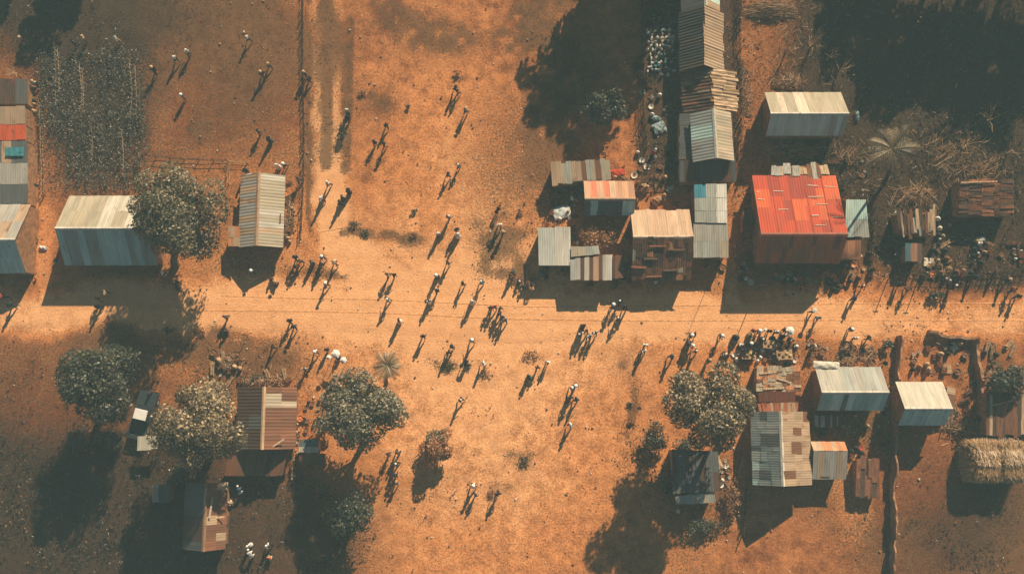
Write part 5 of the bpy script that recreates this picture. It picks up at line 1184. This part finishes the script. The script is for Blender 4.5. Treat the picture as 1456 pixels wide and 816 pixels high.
# the crowd round the stall south of the road
CROWD = [(1072, 470, 'red', 'dark', ('scarf', 'orange'), 'stand', 'person in an orange scarf and red top at the upper left of the stall crowd'),
 (1079, 471, 'white', 'dark', HW, 'stand', 'person in white with white hat, second along the top of the stall crowd'),
 (1086, 469, 'white', 'red', HP, 'stand', 'person in white with red trousers along the top of the stall crowd'),
 (1064, 476, 'tan', 'tan', STN, 'sit', 'tan hatted person seated at the upper left corner of the stall crowd'),
 (1095, 470, 'black', 'dark', H, 'stand', 'bare headed person in black along the top of the stall crowd'),
 (1104, 472, 'pale', 'dark', HP, 'walk', 'pale clad person in the middle top of the stall crowd'),
 (1116, 469, 'dark', 'dark', STN, 'stand', 'tan hatted dark clad person near the white parasol of the stall'),
 (1119, 476, 'white', 'dark', HP, 'walk', 'person in white just below the white parasol of the stall'),
 (1126, 484, 'tan', 'dark', H, 'stand', 'person in tan below the white parasol on the right of the stall crowd'),
 (1131, 491, 'pale', 'dark', HW, 'sit', 'white hatted person sitting at the right end of the stall crowd'),
 (1053, 489, 'white', 'dark', HP, 'sit', 'white scarfed person sitting low on the left of the stall crowd'),
 (1067, 488, 'dark', 'dark', HW, 'stand', 'white hatted dark clad person in the left middle of the stall crowd'),
 (1084, 482, 'dark', 'dark', HP, 'stand', 'white scarfed dark clad person in the centre of the stall crowd'),
 (1045, 487, 'dark', 'dark', H, 'stand', 'dark clad person at the far left of the stall crowd'),
 (1058, 497, 'black', 'dark', ('scarf', 'navy'), 'stand', 'person with navy scarf in the lower left of the stall crowd'),
 (1075, 497, 'navy', 'dark', H, 'stand', 'person in navy in the lower middle of the stall crowd'),
 (1122, 517, 'navy', 'dark', ('scarf', 'dark'), 'skirt', 'person in dark robe between the stall crowd and the board patchwork'),
 (1101, 516, 'black', 'dark', H, 'stand', 'person in black at the pole line below the stall crowd'),
 (1106, 484, 'black', 'dark', H, 'stand', 'bare headed person in black right of the stall centre'),
 (1159, 492, 'pale', 'brown', HP, 'stand', 'white scarfed person between the stall and the teal and grey roof')]
for a in CROWD: person(*a, group='crowd around the stall')
# ------------------------------------------------------------------ goods, furniture, vehicle
def m_bucket(c):
    m = MB(); m.lathe([(.10, 0), (.14, .27), (.15, .28), (.13, .27), (.10, .06), (.01, .05)], seg=12, col=(*c, 0)); return m.mesh('bucket', M['plastic'], True)
def m_basin(c):
    m = MB(); m.lathe([(.15, 0), (.27, .14), (.29, .145), (.26, .13), (.14, .03), (.01, .03)], seg=14, col=(*c, 0)); return m.mesh('basin', M['plastic'], True)
def m_sack(c):
    m = MB(); m.lathe([(.16, 0), (.25, .08), (.27, .30), (.22, .50), (.07, .58), (.10, .66), (.02, .67)], seg=10, col=(*c, 0), sy=.8, wob=.07); return m.mesh('sack', M['cloth'], True)
def m_crate(c):
    m = MB()
    for z in (.06, .17, .28):
        for s in (-1, 1): m.box((0, .2 * s, z), (.56, .02, .07), (*c, 0)); m.box((.28 * s, 0, z), (.02, .38, .07), (*c, 0))
    for x in (-.26, .26):
        for y in (-.18, .18): m.box((x, y, .17), (.035, .035, .34), (*c, 0))
    for k in range(4): m.box((-.21 + .14 * k, 0, .02), (.12, .4, .015), (*c, 0))
    for k in range(9): m.lathe([(.03, 0), (.06, .05), (.03, .1)], (-.18 + .17 * (k % 3), -.12 + .12 * (k // 3), .22), 6, (.35, .12, .05, 0))
    return m.mesh('crate', M['wood'])
def m_basket(c):
    m = MB(); m.lathe([(.16, 0), (.24, .10), (.28, .24), (.30, .25), (.27, .23), (.20, .16), (.10, .21), (.01, .24)], seg=14, col=(*c, 0), wob=.03); return m.mesh('basket', M['thatch'], True)
def m_can(c):
    m = MB(); m.box((0, 0, .18), (.26, .16, .36), (*c, 0), taper=.88); m.tube([(.07, 0, .34), (.07, 0, .42)], .03, 8, (*c, 0)); m.tube([(-.09, 0, .36), (-.06, 0, .41), (.02, 0, .41), (.04, 0, .36)], .018, 5, (*c, 0)); return m.mesh('container', M['plastic'])
def m_bundle(c):
    m = MB()
    for k in range(16):
        a = random.uniform(-.12, .12); y = random.uniform(-.14, .14); z = .05 + random.uniform(0, .2); m.tube([(-.55 + random.uniform(-.1, .1), y, z), (.55 + random.uniform(-.1, .1), y + a, z + random.uniform(-.02, .04))], .025, 5, (*c, 0))
    for x in (-.25, .25): m.tube([(x, .19 * math.cos(t), .14 + .17 * math.sin(t)) for t in [i * .7 for i in range(10)]], .012, 4, (.1, .06, .03, 0))
    return m.mesh('firewood_bundle', M['wood'])
def m_tyre(c):
    m = MB(); n = 16; rings = []
    for i in range(n):
        a = 6.2832 * i / n; rings.append([m.vert((math.cos(a) * (.26 + .09 * math.cos(b)), math.sin(a) * (.26 + .09 * math.cos(b)), .09 + .09 * math.sin(b)), (*c, 0)) for b in [k * 6.2832 / 8 for k in range(8)]])
    for i in range(n):
        for k in range(8): m.face((rings[i][k], rings[(i + 1) % n][k], rings[(i + 1) % n][(k + 1) % 8], rings[i][(k + 1) % 8]))
    return m.mesh('tyre', M['rubber'], True)
def m_board(c):
    m = MB()
    for k in range(4): m.box((0, -.33 + .22 * k, .1 + .01 * (k % 2)), (1.0, .205, .03), (*c, 0))
    for x in (-.35, .35): m.box((x, 0, .05), (.08, .9, .05), (*c, 0))
    return m.mesh('board_panel', M['wood'])
def m_table(c):
    m = MB()
    for k in range(5): m.box((0, -.32 + .16 * k, .72), (1.3, .15, .035), (*c, 0), rx=random.uniform(-.02, .02))
    for x in (-.55, .55):
        for y in (-.3, .3): m.tube([(x, y, 0), (x, y, .70)], .035, 6, (.15, .08, .05, 0))
    for x, y in ((-.4, .1), (-.1, -.1), (.2, .12), (.45, -.08)): m.lathe([(.06, .74), (.13, .78), (.10, .84), (.02, .86)], (x, y, 0), 8, random.choice([(.5, .16, .05, 0), (.6, .45, .2, 0), (.2, .12, .05, 0)]))
    return m.mesh('market_table', M['wood'])
KIND = dict(bucket=(m_bucket, 'bucket'), basin=(m_basin, 'basin'), sack=(m_sack, 'sack'), crate=(m_crate, 'crate'), basket=(m_basket, 'basket'), container=(m_can, 'container'), firewood_bundle=(m_bundle, 'firewood'), tyre=(m_tyre, 'tyre'), board_panel=(m_board, 'boards'), market_table=(m_table, 'table'))
RGB = dict(white=(.72, .70, .64), cream=(.62, .54, .42), orange=(.60, .20, .07), red=(.48, .07, .04), tan=(.42, .27, .15), brown=(.2, .1, .055), teal=(.07, .22, .25), blue=(.06, .14, .28), grey=(.3, .3, .29), dark=(.035, .035, .035), pale=(.55, .48, .38))
_gm = {}
PLACED = []
def good(kind, c, px, py, label, group=None, rz=None, s=1.0, z=0.0):
    k = (kind, c)
    if k not in _gm: _gm[k] = KIND[kind][0](RGB[c])
    p = P(px, py, z); o = link(kind, _gm[k], loc=p, rz=random.uniform(0, 6.28) if rz is None else rz); q = s * random.uniform(.85, 1.15); o.scale = (q, q, q)
    return tag(o, label, KIND[kind][1], group)
def spread(where, n, boxes, kinds):
    """pieces of a heap strewn over the boxes; look-alikes of one heap share label and group"""
    for _ in range(n):
        kind, c, s = random.choice(kinds)
        for t in range(30):
            x0, y0, x1, y1 = random.choice(boxes); x, y = random.uniform(x0, x1), random.uniform(y0, y1)
            if all((x - a) ** 2 + (y - b) ** 2 > 5.0 ** 2 for a, b in PLACED): break
        PLACED.append((x, y)); w = kind.replace('_', ' ')
        good(kind, c, x, y, f'{c} {w} {where}', f'{c} {w}s {where}', s=s)
def rows(where, n, box, cols, step):
    x0, y0, x1, y1 = box; k = 0; y = y0
    while y < y1 and k < n:
        x = x0 + random.uniform(0, 2)
        while x < x1 and k < n:
            if random.random() < .72:
                c = random.choice(cols); good('container', c, x + random.uniform(-1.5, 1.5), y + random.uniform(-1.5, 1.5), f'{c} plastic container {where}', f'{c} containers {where}', s=1.05); k += 1
            x += step
        y += step * 1.15
rows('set out in the dark plot by the column of houses', 75, (920, 44, 958, 112), ['white', 'cream', 'grey', 'teal', 'white'], 5.0)
spread('on the dark plot below the column of houses', 10, [(905, 130, 955, 165), (890, 215, 955, 255)], [('bucket', 'white', 1), ('basin', 'cream', 1), ('sack', 'white', .8)])
good('basin', 'white', 954, 55, 'large white basin standing above the rows of plastic containers', s=1.25)
good('basin', 'white', 953, 270, 'round white basin in the shade right of the pinkish roofed house', s=1.5)
good('basin', 'white', 912, 229, 'small white basin in the yard near the dark fence corner', s=1)
spread('in front of the red roofed house', 34, [(1160, 372, 1220, 405), (1170, 385, 1210, 412), (1100, 388, 1150, 405)], [('bucket', 'white', 1), ('basket', 'orange', 1), ('basin', 'orange', 1), ('sack', 'brown', 1), ('basket', 'tan', 1), ('crate', 'brown', 1), ('bucket', 'teal', 1), ('sack', 'dark', 1)])
good('tyre', 'dark', 1190, 408, 'old tyre lying at the road edge below the red roofed house', s=1.2)
good('basin', 'cream', 1067, 402, 'round cream basin in shade in front of the red house porch', s=1.1)
spread('in the cluttered yard at the right', 60, [(1320, 350, 1400, 395), (1380, 340, 1456, 375), (1330, 320, 1350, 360), (1340, 375, 1370, 400)], [('bucket', 'orange', .9), ('basket', 'orange', 1), ('sack', 'tan', .8), ('basket', 'tan', .8), ('crate', 'brown', 1), ('sack', 'white', .6), ('sack', 'dark', 1), ('sack', 'brown', 1), ('basket', 'brown', 1), ('firewood_bundle', 'tan', 1), ('firewood_bundle', 'brown', 1)])
good('sack', 'white', 1273, 305, 'white sack leaning at the left corner of the plank roofed shed', s=1.1); good('sack', 'white', 1331, 312, 'white sack at the upper right side of the plank roofed shed'); good('sack', 'cream', 1334, 326, 'cream sack at the lower right side of the plank roofed shed', s=1.1); good('sack', 'tan', 1339, 337, 'tan sack furthest right of the plank roofed shed')
good('board_panel', 'cream', 1320, 373, 'square pale board panel lying left of the other by the cluttered yard', rz=-.1, s=.95); good('board_panel', 'tan', 1331, 376, 'smaller tan board panel right next to the square pale one', rz=-.1, s=.65)
spread('among the stall crowd', 44, [(1042, 478, 1132, 516), (1045, 490, 1130, 512)], [('basket', 'tan', 1), ('sack', 'white', .8), ('crate', 'brown', 1), ('sack', 'dark', 1.1), ('sack', 'dark', 1.2), ('basket', 'brown', 1), ('basin', 'cream', .9), ('crate', 'tan', .9), ('basket', 'orange', .8), ('crate', 'brown', 1)])
for (x, y, w) in ((1092, 490, 'in the middle of the stall crowd'), (1062, 505, 'at the lower left of the stall crowd'), (1112, 505, 'at the lower right of the stall crowd')): good('market_table', 'tan', x, y, 'low board table with produce ' + w, rz=random.uniform(-.2, .2))
spread('between the stall and the teal and grey roof', 10, [(1148, 485, 1175, 518)], [('crate', 'tan', 1), ('basket', 'brown', 1), ('bucket', 'white', .8), ('board_panel', 'brown', .5)])
spread('by the brush heaps above the teal and grey roof', 9, [(1195, 488, 1250, 518)], [('basket', 'brown', 1.2), ('sack', 'dark', 1), ('firewood_bundle', 'brown', 1)])
spread('in the inner yard', 20, [(1295, 488, 1372, 530)], [('sack', 'tan', 1), ('basket', 'brown', 1), ('bucket', 'white', .8), ('crate', 'brown', 1), ('board_panel', 'tan', .8), ('sack', 'dark', 1)])
good('board_panel', 'cream', 1356, 493, 'pale board leaning in the upper right of the inner yard', s=.7); good('board_panel', 'cream', 1349, 590, 'pale board lying at the right side of the clean cream roof', s=1.0, rz=1.2)
spread('along the wall foot west of the inner yard', 14, [(1248, 540, 1264, 640)], [('sack', 'dark', .8), ('basket', 'brown', .8), ('bucket', 'white', .6)])
spread('at the back of the rusty brown house', 26, [(310, 505, 345, 545), (340, 530, 420, 548), (300, 500, 330, 530)], [('sack', 'tan', 1), ('basket', 'brown', 1), ('crate', 'brown', 1), ('bucket', 'white', .8), ('firewood_bundle', 'tan', 1), ('sack', 'dark', 1), ('bucket', 'blue', .8)])
spread('beside the rusty brown house', 14, [(418, 590, 428, 680)], [('basket', 'orange', .9), ('sack', 'tan', .8), ('bucket', 'white', .7), ('basket', 'brown', .8)])
spread('on the ground east of the rusty brown house', 8, [(430, 565, 455, 612)], [('basket', 'brown', .7), ('sack', 'dark', .7), ('basket', 'dark', .7)])
spread('along the alley at the left edge', 26, [(42, 105, 52, 290), (40, 300, 52, 400)], [('sack', 'tan', .8), ('basket', 'brown', .9), ('bucket', 'orange', .8), ('bucket', 'white', .7), ('sack', 'dark', .8)])
spread('on the west yard between the small sheds', 22, [(785, 290, 828, 322), (812, 325, 830, 348), (790, 268, 826, 290)], [('bucket', 'white', .9), ('sack', 'tan', .9), ('basin', 'teal', 1), ('sack', 'white', .9), ('crate', 'brown', 1), ('basket', 'brown', 1), ('sack', 'dark', 1)])
spread('in the dry yard behind the pinkish roofed house', 18, [(903, 232, 955, 256), (872, 235, 905, 256), (902, 262, 960, 292)], [('sack', 'tan', .9), ('basket', 'brown', 1), ('crate', 'brown', 1), ('bucket', 'orange', .9), ('sack', 'dark', 1), ('firewood_bundle', 'tan', 1)])
spread('beside the eastern wall of the cream roofed house', 14, [(406, 262, 416, 345)], [('firewood_bundle', 'brown', 1), ('sack', 'tan', .8), ('basket', 'orange', .8), ('crate', 'brown', .9)])
spread('around the dark shaded house below the pale tree', 16, [(958, 722, 1000, 750), (1024, 650, 1036, 690)], [('bucket', 'white', .9), ('basin', 'white', .9), ('sack', 'cream', .8), ('basket', 'brown', .9)])
spread('behind the red roofed house', 18, [(1095, 200, 1180, 232), (1180, 225, 1240, 260)], [('firewood_bundle', 'tan', 1.1), ('bucket', 'blue', .8), ('sack', 'dark', 1), ('basket', 'brown', 1), ('bucket', 'white', .7), ('firewood_bundle', 'brown', 1.1)])
spread('at the back of the annex path', 10, [(1208, 625, 1232, 650)], [('sack', 'dark', .9), ('basket', 'red', .8), ('bucket', 'red', .8), ('crate', 'brown', .9)])
good('firewood_bundle', 'tan', 1012, 660, 'pile of tan sticks by the trunk of the large pale tree', s=1.7, rz=1.3); good('firewood_bundle', 'tan', 1022, 668, 'second tan stick pile next to the dark shaded house', s=1.4, rz=1.0)
spread('in the dark alley left of the red roofed house', 22, [(1056, 270, 1068, 400), (1040, 350, 1066, 400)], [('sack', 'dark', 1), ('crate', 'brown', 1), ('bucket', 'white', .7), ('basket', 'brown', .9), ('sack', 'tan', .8), ('board_panel', 'brown', .7)])
spread('among the scrap between the red roof and its eastern sheds', 10, [(1194, 262, 1202, 338), (1226, 340, 1240, 400)], [('bucket', 'white', .7), ('sack', 'dark', .9), ('crate', 'brown', .9), ('basket', 'tan', .8)])
spread('along the foot of the striped and pinkish roofed sheds', 16, [(770, 382, 810, 396), (885, 330, 896, 400), (830, 400, 880, 410), (984, 372, 1030, 384)], [('sack', 'dark', 1), ('bucket', 'white', .7), ('basket', 'brown', 1), ('crate', 'brown', 1), ('sack', 'tan', .7)])
spread('in the yard behind the annex', 18, [(1160, 588, 1225, 622), (1205, 590, 1250, 640)], [('sack', 'dark', 1), ('firewood_bundle', 'brown', 1), ('basket', 'brown', 1), ('bucket', 'white', .6), ('crate', 'brown', 1), ('sack', 'tan', .8)])
spread('in the rough ground around the brown wooden shed', 18, [(1345, 540, 1400, 612), (1395, 490, 1450, 520)], [('firewood_bundle', 'brown', 1), ('sack', 'dark', 1), ('basket', 'brown', 1), ('firewood_bundle', 'tan', 1.1), ('sack', 'tan', .7)])
def plank(px, py, z, L, label, c=(.36, .25, .16), rz=0, group=None):
    m = MB(); m.box((0, 0, .03), (L, random.uniform(.12, .2), .035), (*c, 0), rx=random.uniform(-.05, .05)); return tag(m.build('plank', M['wood'], loc=P(px, py, z), rz=rz), label, 'plank', group)
for k, (x, y) in enumerate([(935, 350), (962, 355), (925, 368), (908, 380), (955, 384), (930, 393)]):
    plank(x, y, 3.48 - 1.7 * (y - 337) / 60 + .12, random.uniform(.6, 1.6), 'short board weighing down the rusty patchwork slope', random.choice([(.30, .16, .09), (.22, .09, .05), (.36, .26, .18), (.12, .07, .04)]), random.uniform(-.06, .06), 'boards lying on the rusty patchwork slope')
for x, y, z, L, w, a in ((1092, 530, 1.94, 1.6, 'upper', .1), (1115, 541, 1.90, 1.3, 'middle', -.25), (1100, 552, 1.86, 1.9, 'lower', .05)):
    plank(x, y, z, L, w + ' loose plank on the board patchwork roof near the stall', (.5, .36, .23), a)
for x, y, z, L, w, a in ((292, 705, 3.5, 1.4, 'pale upright plank at the upper part of the small brown house ridge', 1.5), (300, 722, 3.15, 1.8, 'pale plank lying down the slope of the small brown house', 1.45), (312, 735, 2.45, .9, 'short pale plank low on the small brown house roof', .1), (395, 630, 2.85, 1.3, 'orange brown plank at the lower end of the rusty house roof', .6)):
    plank(x, y, z + .1, L, w, (.55, .42, .30), a)
plank(1425, 573, 2.12, 2.2, 'pale pole plank across the dark brown wooden shed roof', (.42, .29, .18), .25)
plank(1392, 259, 2.3, 3.4, 'long pale plank along the top edge of the dark brown shelter', (.45, .30, .18), .03)
# cloths and tarpaulins
def sheetcloth(name, label, px, py, w, d, col, z=.5, rz=0, nx=8, cat='tarpaulin', sag=.12):
    c = P(px, py, z); m = MB(); n = nx
    for j in range(n + 1):
        for i in range(n + 1):
            u, v = i / n - .5, j / n - .5
            m.vert((u * w + random.uniform(-.03, .03), v * d + random.uniform(-.03, .03), sag * math.sin(i * 1.9 + j) * .5 + random.uniform(-.03, .03) - .25 * (abs(u) ** 3 + abs(v) ** 3) * 4), (*col, 0), (u * w, v * d, 0))
    for j in range(n):
        for i in range(n): a = j * (n + 1) + i; m.face((a, a + 1, a + n + 2, a + n + 1))
    o = m.build(name, M['cloth'], None, True, c, rz); return tag(o, label, cat)
sheetcloth('tarpaulin', 'crumpled pale teal tarpaulin heap in the dark plot beside the column', 938, 181, 1.2, 1.1, (.26, .33, .33), .38, .4)
sheetcloth('tarpaulin', 'small pale teal cloth above the larger crumpled tarpaulin', 934, 168, .9, .5, (.24, .31, .31), .38, -.3)
sheetcloth('tarpaulin', 'white tarpaulin patch spread in the west yard above the white roofed shed', 799, 301, 1.7, 1.2, (.52, .56, .55), .4, .25)
sheetcloth('tarpaulin', 'small blue tarpaulin on the ground at the right of the red house porch', 1173, 369, .75, .6, (.08, .2, .25), .4, .5)
sheetcloth('sacking', 'white sacking thrown over the back edge of the teal and grey roof', 1176, 519, 2.4, .7, (.60, .56, .46), 2.22, -.05, cat='cloth')
sheetcloth('sacking', 'tan sacking spread beside the trunk of the large pale tree', 1018, 657, 1.0, 1.5, (.42, .29, .18), .6, .4, cat='cloth')
sheetcloth('tarpaulin', 'small teal cloth lying right of the cream and teal house', 1220, 164, .35, .9, (.22, .33, .35), .35, 0)
sheetcloth('tarpaulin', 'white cloth lying in front of the grey roofed house at left', 60, 352, .8, .35, (.6, .58, .54), .25, -.2)
sheetcloth('tarpaulin', 'red cloth spread at the back of the red and tan striped roof', 879, 245, 1.3, .7, (.42, .06, .03), .38, .1)
sheetcloth('tarpaulin', 'tan cloth patch by the round white basin in the dry yard', 935, 283, .9, .6, (.36, .2, .11), .4, .3)
sheetcloth('plastic_sheet', 'white plastic sheet lying in the clutter below the dark shelter', 1396, 340, .9, .5, (.62, .6, .54), .4, .2)
def parasol(px, py, r, label, col=(.74, .71, .64)):
    c = P(px, py, 1.9); c.z = 0; root = empty('parasol', c); tag(root, label, 'parasol', None)
    m = MB(); k = 6; top = m.vert((0, 0, 2.02), (*col, 0)); rg = [m.vert((math.cos(6.2832 * i / k) * r, math.sin(6.2832 * i / k) * r, 1.78 + (.05 if i % 2 else -.03)), (*col, 0)) for i in range(k)]
    md = [m.vert((math.cos(6.2832 * i / k) * r * .5, math.sin(6.2832 * i / k) * r * .5, 1.96), (*col, 0)) for i in range(k)]
    for i in range(k): m.face((rg[i], rg[(i + 1) % k], md[(i + 1) % k], md[i])); m.face((md[i], md[(i + 1) % k], top))
    m.build('canopy', M['cloth'], root)
    m = MB(); m.tube([(0, 0, 0), (0, 0, 2.08)], .022, 6); m.build('pole', M['darkwood'], root)
parasol(477, 503, .44, 'larger white parasol over the seller west of the leafy tree'); parasol(488, 512, .33, 'smaller white parasol right of the larger one'); parasol(467, 508, .25, 'smallest white parasol, left of the larger one')
parasol(1124, 470, .42, 'single white parasol over the right of the stall crowd')
# brush heaps
def heap(label, px, py, rx, ry, h, n, mat='stick', name='brush_heap', L=1.0, ang=None):
    c = P(px, py, h * .4); c.z = 0; m = MB(); k = 97.07 / 1456
    for _ in range(n):
        t = random.random() ** .6; a = random.uniform(0, 6.28); x, y = math.cos(a) * rx * k * t, math.sin(a) * ry * k * t; z = h * (1 - t * t) * random.uniform(.3, 1) + .04
        d = random.gauss(ang, .25) if ang is not None else random.uniform(0, 6.28); l = L * random.uniform(.5, 1.1) / 2; v = Vector((math.cos(d) * l, math.sin(d) * l, random.uniform(-.12, .12)))
        p = Vector((x, y, z)); cc = random.choice([(.42, .26, .14, 0), (.30, .16, .08, 0), (.52, .36, .22, 0), (.16, .09, .05, 0)]); m.tube([p - v, p + v], random.uniform(.012, .03), 4, cc, cap=False)
    return tag(m.build(name, M['stone'], loc=c), label, 'brush heap')
heap('orange lit brush heap at the top edge right of the alley fence', 1097, 13, 34, 15, .9, 300, L=1.6, ang=.05)
heap('dry stalk heap lying behind the cream and teal roofed house', 1120, 115, 26, 12, .6, 160, L=.9)
heap('round brush heap right above the teal and grey roof', 1205, 496, 11, 9, .8, 110, L=.7); heap('wide brush heap against the back of the teal and grey roof', 1202, 514, 17, 8, .8, 130, L=.8); heap('thin branch heap right of the round brush heap', 1232, 503, 14, 14, .5, 70, L=1.1)
heap('heap of long dead branches in the dark field right of the palm', 1345, 215, 36, 30, .8, 130, L=1.9); heap('tangled branches in front of the plank roofed shed', 1300, 280, 30, 16, .9, 90, L=1.9)
heap('dead branches lying above the dark brown shelter', 1395, 240, 40, 12, .6, 60, L=2.0); heap('pale branch heap between the inner yard and the haystack', 1362, 603, 22, 12, .6, 80, L=1.4)
heap('branch heap behind the red roofed house', 1130, 215, 40, 12, .6, 110, L=1.3, ang=.1); heap('branches piled between red house and the palm', 1205, 220, 22, 14, .7, 60, L=1.5)
heap('loose firewood heap along the eastern wall of the cream roofed house', 411, 310, 7, 34, .5, 130, L=.8)
heap('rubbish and brush behind the rusty brown house', 375, 540, 40, 8, .5, 130, L=.7); heap('brush heap at the corner of the small brown house', 326, 515, 18, 14, .6, 90, L=.7)
heap('stick pile beside the alley fence below the top roofs', 1062, 130, 9, 40, .5, 120, L=.9); heap('sticks lying across the top of the dark plot', 938, 15, 20, 14, .5, 80, L=1.0)
heap('broken poles on the roof side of the small brown house', 303, 722, 10, 30, .3, 1, L=.5) if False else None
# poles and antennas
def pole(label, px, py, h, r=.05):
    b = P(px, py); b.z = 0; m = MB(); m.tube([(0, 0, -.1), (.04, .02, h)], [r, r * .7], 6); m.box((.04, .02, h - .15), (.5, .05, .05)); return tag(m.build('wooden_pole', M['darkwood'], loc=b), label, 'pole')
pole('wooden pole in front of the red house porch shade', 1075, 412, 3.2); pole('thin pole at the road edge between the flat grey shed and the red house', 1008, 402, 3.4, .03); pole('pole standing at the road edge in front of the plank roofed shed', 1262, 398, 2.2); pole('pole near the corner of the cluttered yard', 1305, 400, 2.2)
pole('pole behind the rusty brown house', 352, 478, 1.8, .03); pole('pole beside the seller with white parasols', 440, 512, 2.0, .03)
# pickup
def pickup():
    c = P(208, 590); root = empty('pickup_truck', c, R(-13)); tag(root, 'dark pickup truck with a white cab roof parked beside the pale tree', 'pickup')
    pc = simple('car_paint', (.03, .04, .045), .3, .1, 3, .5); wc = simple('car_roof_paint', (.75, .73, .68), .4, .06, 3, .5)
    def prof(name, outline, hw, mat, parent=root, inset=.06):
        m = MB(); n = len(outline)
        rows = [[m.vert((x * hw if abs(x) == 1 else x, y, z)) for y, z in outline] for x in (-1, 1)]
        m.face(rows[0]); m.face(rows[1][::-1])
        for i in range(n): m.face((rows[0][(i + 1) % n], rows[0][i], rows[1][i], rows[1][(i + 1) % n]))
        return m.build(name, mat, parent)
    body = prof('body', [(-2.2, .38), (2.05, .38), (2.2, .55), (2.15, .82), (1.0, .98), (-.55, 1.0), (-.55, .62), (-2.1, .62), (-2.2, .5)], .86, pc)
    for s in (-1, 1):
        m = MB(); m.box((.83 * s, -1.38, .82), (.06, 1.62, .42)); m.build('bed_side', pc, root)
    m = MB(); m.box((0, -2.19, .82), (1.7, .06, .42)); m.build('tailgate', pc, root)
    m = MB(); m.box((0, .12, 1.24), (1.5, 1.3, .5), taper=.86); cab = m.build('cab', pc, root)
    m = MB(); m.box((0, .05, 1.515), (1.22, .95, .06), taper=.95); m.build('cab_roof', wc, root)
    m = MB(); m.quad((-.68, .80, 1.05), (.68, .80, 1.05), (.58, .69, 1.46), (-.58, .69, 1.46)); m.build('windscreen', M['glass'], root)
    m = MB(); m.quad((-.66, -.56, 1.08), (-.58, -.475, 1.44), (.58, -.475, 1.44), (.66, -.56, 1.08)); m.build('rear_window', M['glass'], root)
    for s in (-1, 1):
        m = MB(); q = [(.757 * s, -.35, 1.08), (.757 * s, .6, 1.08), (.66 * s, .5, 1.44), (.66 * s, -.28, 1.44)]; m.quad(*q); m.build('side_window', M['glass'], root)
        m = MB(); m.box((.60 * s, 2.185, .70), (.3, .05, .14)); m.build('headlight', M['glass'], root)
        for y in (1.35, -1.35):
            w = MB(); w.tube([(.70 * s, y, .34), (.90 * s, y, .34)], .34, 16); wh = w.build('wheel', M['rubber'], root)
            w = MB(); w.tube([(.86 * s, y, .34), (.915 * s, y, .34)], .19, 12); w.build('rim', simple('rim', (.4, .4, .4), .4, .05), wh)
    m = MB(); m.box((0, 2.22, .48), (1.6, .1, .16)); m.build('bumper', M['rubber'], root)
pickup()
fence('boundary_fence', 'rough stick fence on the western side of the shed yard', [(784, 264), (781, 300), (779, 322)], .9, 1.1, 2, infill=6)
fence('boundary_fence', 'dark stick fence below the dry yard beside the round basin', [(905, 293), (905, 262), (952, 259)], .9, .9, 2, infill=5)
fence('boundary_fence', 'stick fence between the dark shaded house and the long grey brown roof', [(1052, 640), (1046, 690), (1040, 740), (990, 752)], 1.0, .9, 2, infill=5)
fence('boundary_fence', 'stick fence running right of the pale grey shed to the road', [(1242, 270), (1240, 330), (1236, 395)], 1.0, 1.0, 2, infill=5)
mono('lean_to', 'tiny dark rusty lean-to in the dark alley left of the red house', [(1056, 300), (1070, 300), (1070, 330), (1056, 331)], [1.9, 2.0, 1.8, 1.7], [(DKBR, 2, .2), (BROWN, 1, .2)], 3, 1)
mono('lean_to', 'small brown lean-to against the clean cream roofed house', [(1346, 548), (1358, 552), (1357, 582), (1345, 582)], [1.9, 1.6, 1.6, 1.9], [(BROWN, 2, .2), (TAN, 1, .1)], 3, 1, along='y')
mono('lean_to', 'low grey board lean-to behind the annex', [(1158, 590), (1196, 590), (1196, 606), (1158, 607)], [1.7, 1.7, 1.5, 1.5], [(DKBR, 2, 0), (MID, .5, 0)], 9, 1, mat='wood', amp=0, jit=.03)
# ------------------------------------------------------------------ teal haze added to lift the shadows
hm = bpy.data.materials.new('haze'); hm.use_nodes = True; hn = hm.node_tree; hn.nodes.remove(hn.nodes['Principled BSDF'])
pv = hn.nodes.new('ShaderNodeVolumePrincipled'); pv.inputs['Color'].default_value = (.52, .86, .95, 1); pv.inputs['Density'].default_value = .0012; pv.inputs['Anisotropy'].default_value = .0
hn.links.new(pv.outputs[0], hn.nodes['Material Output'].inputs['Volume'])
m = MB(); m.box((0, 0, 45.5), (6600, 6600, 97)); tag(m.build('haze', hm), 'pale teal haze added over the village to lift its shadows', 'haze', kind='stuff')
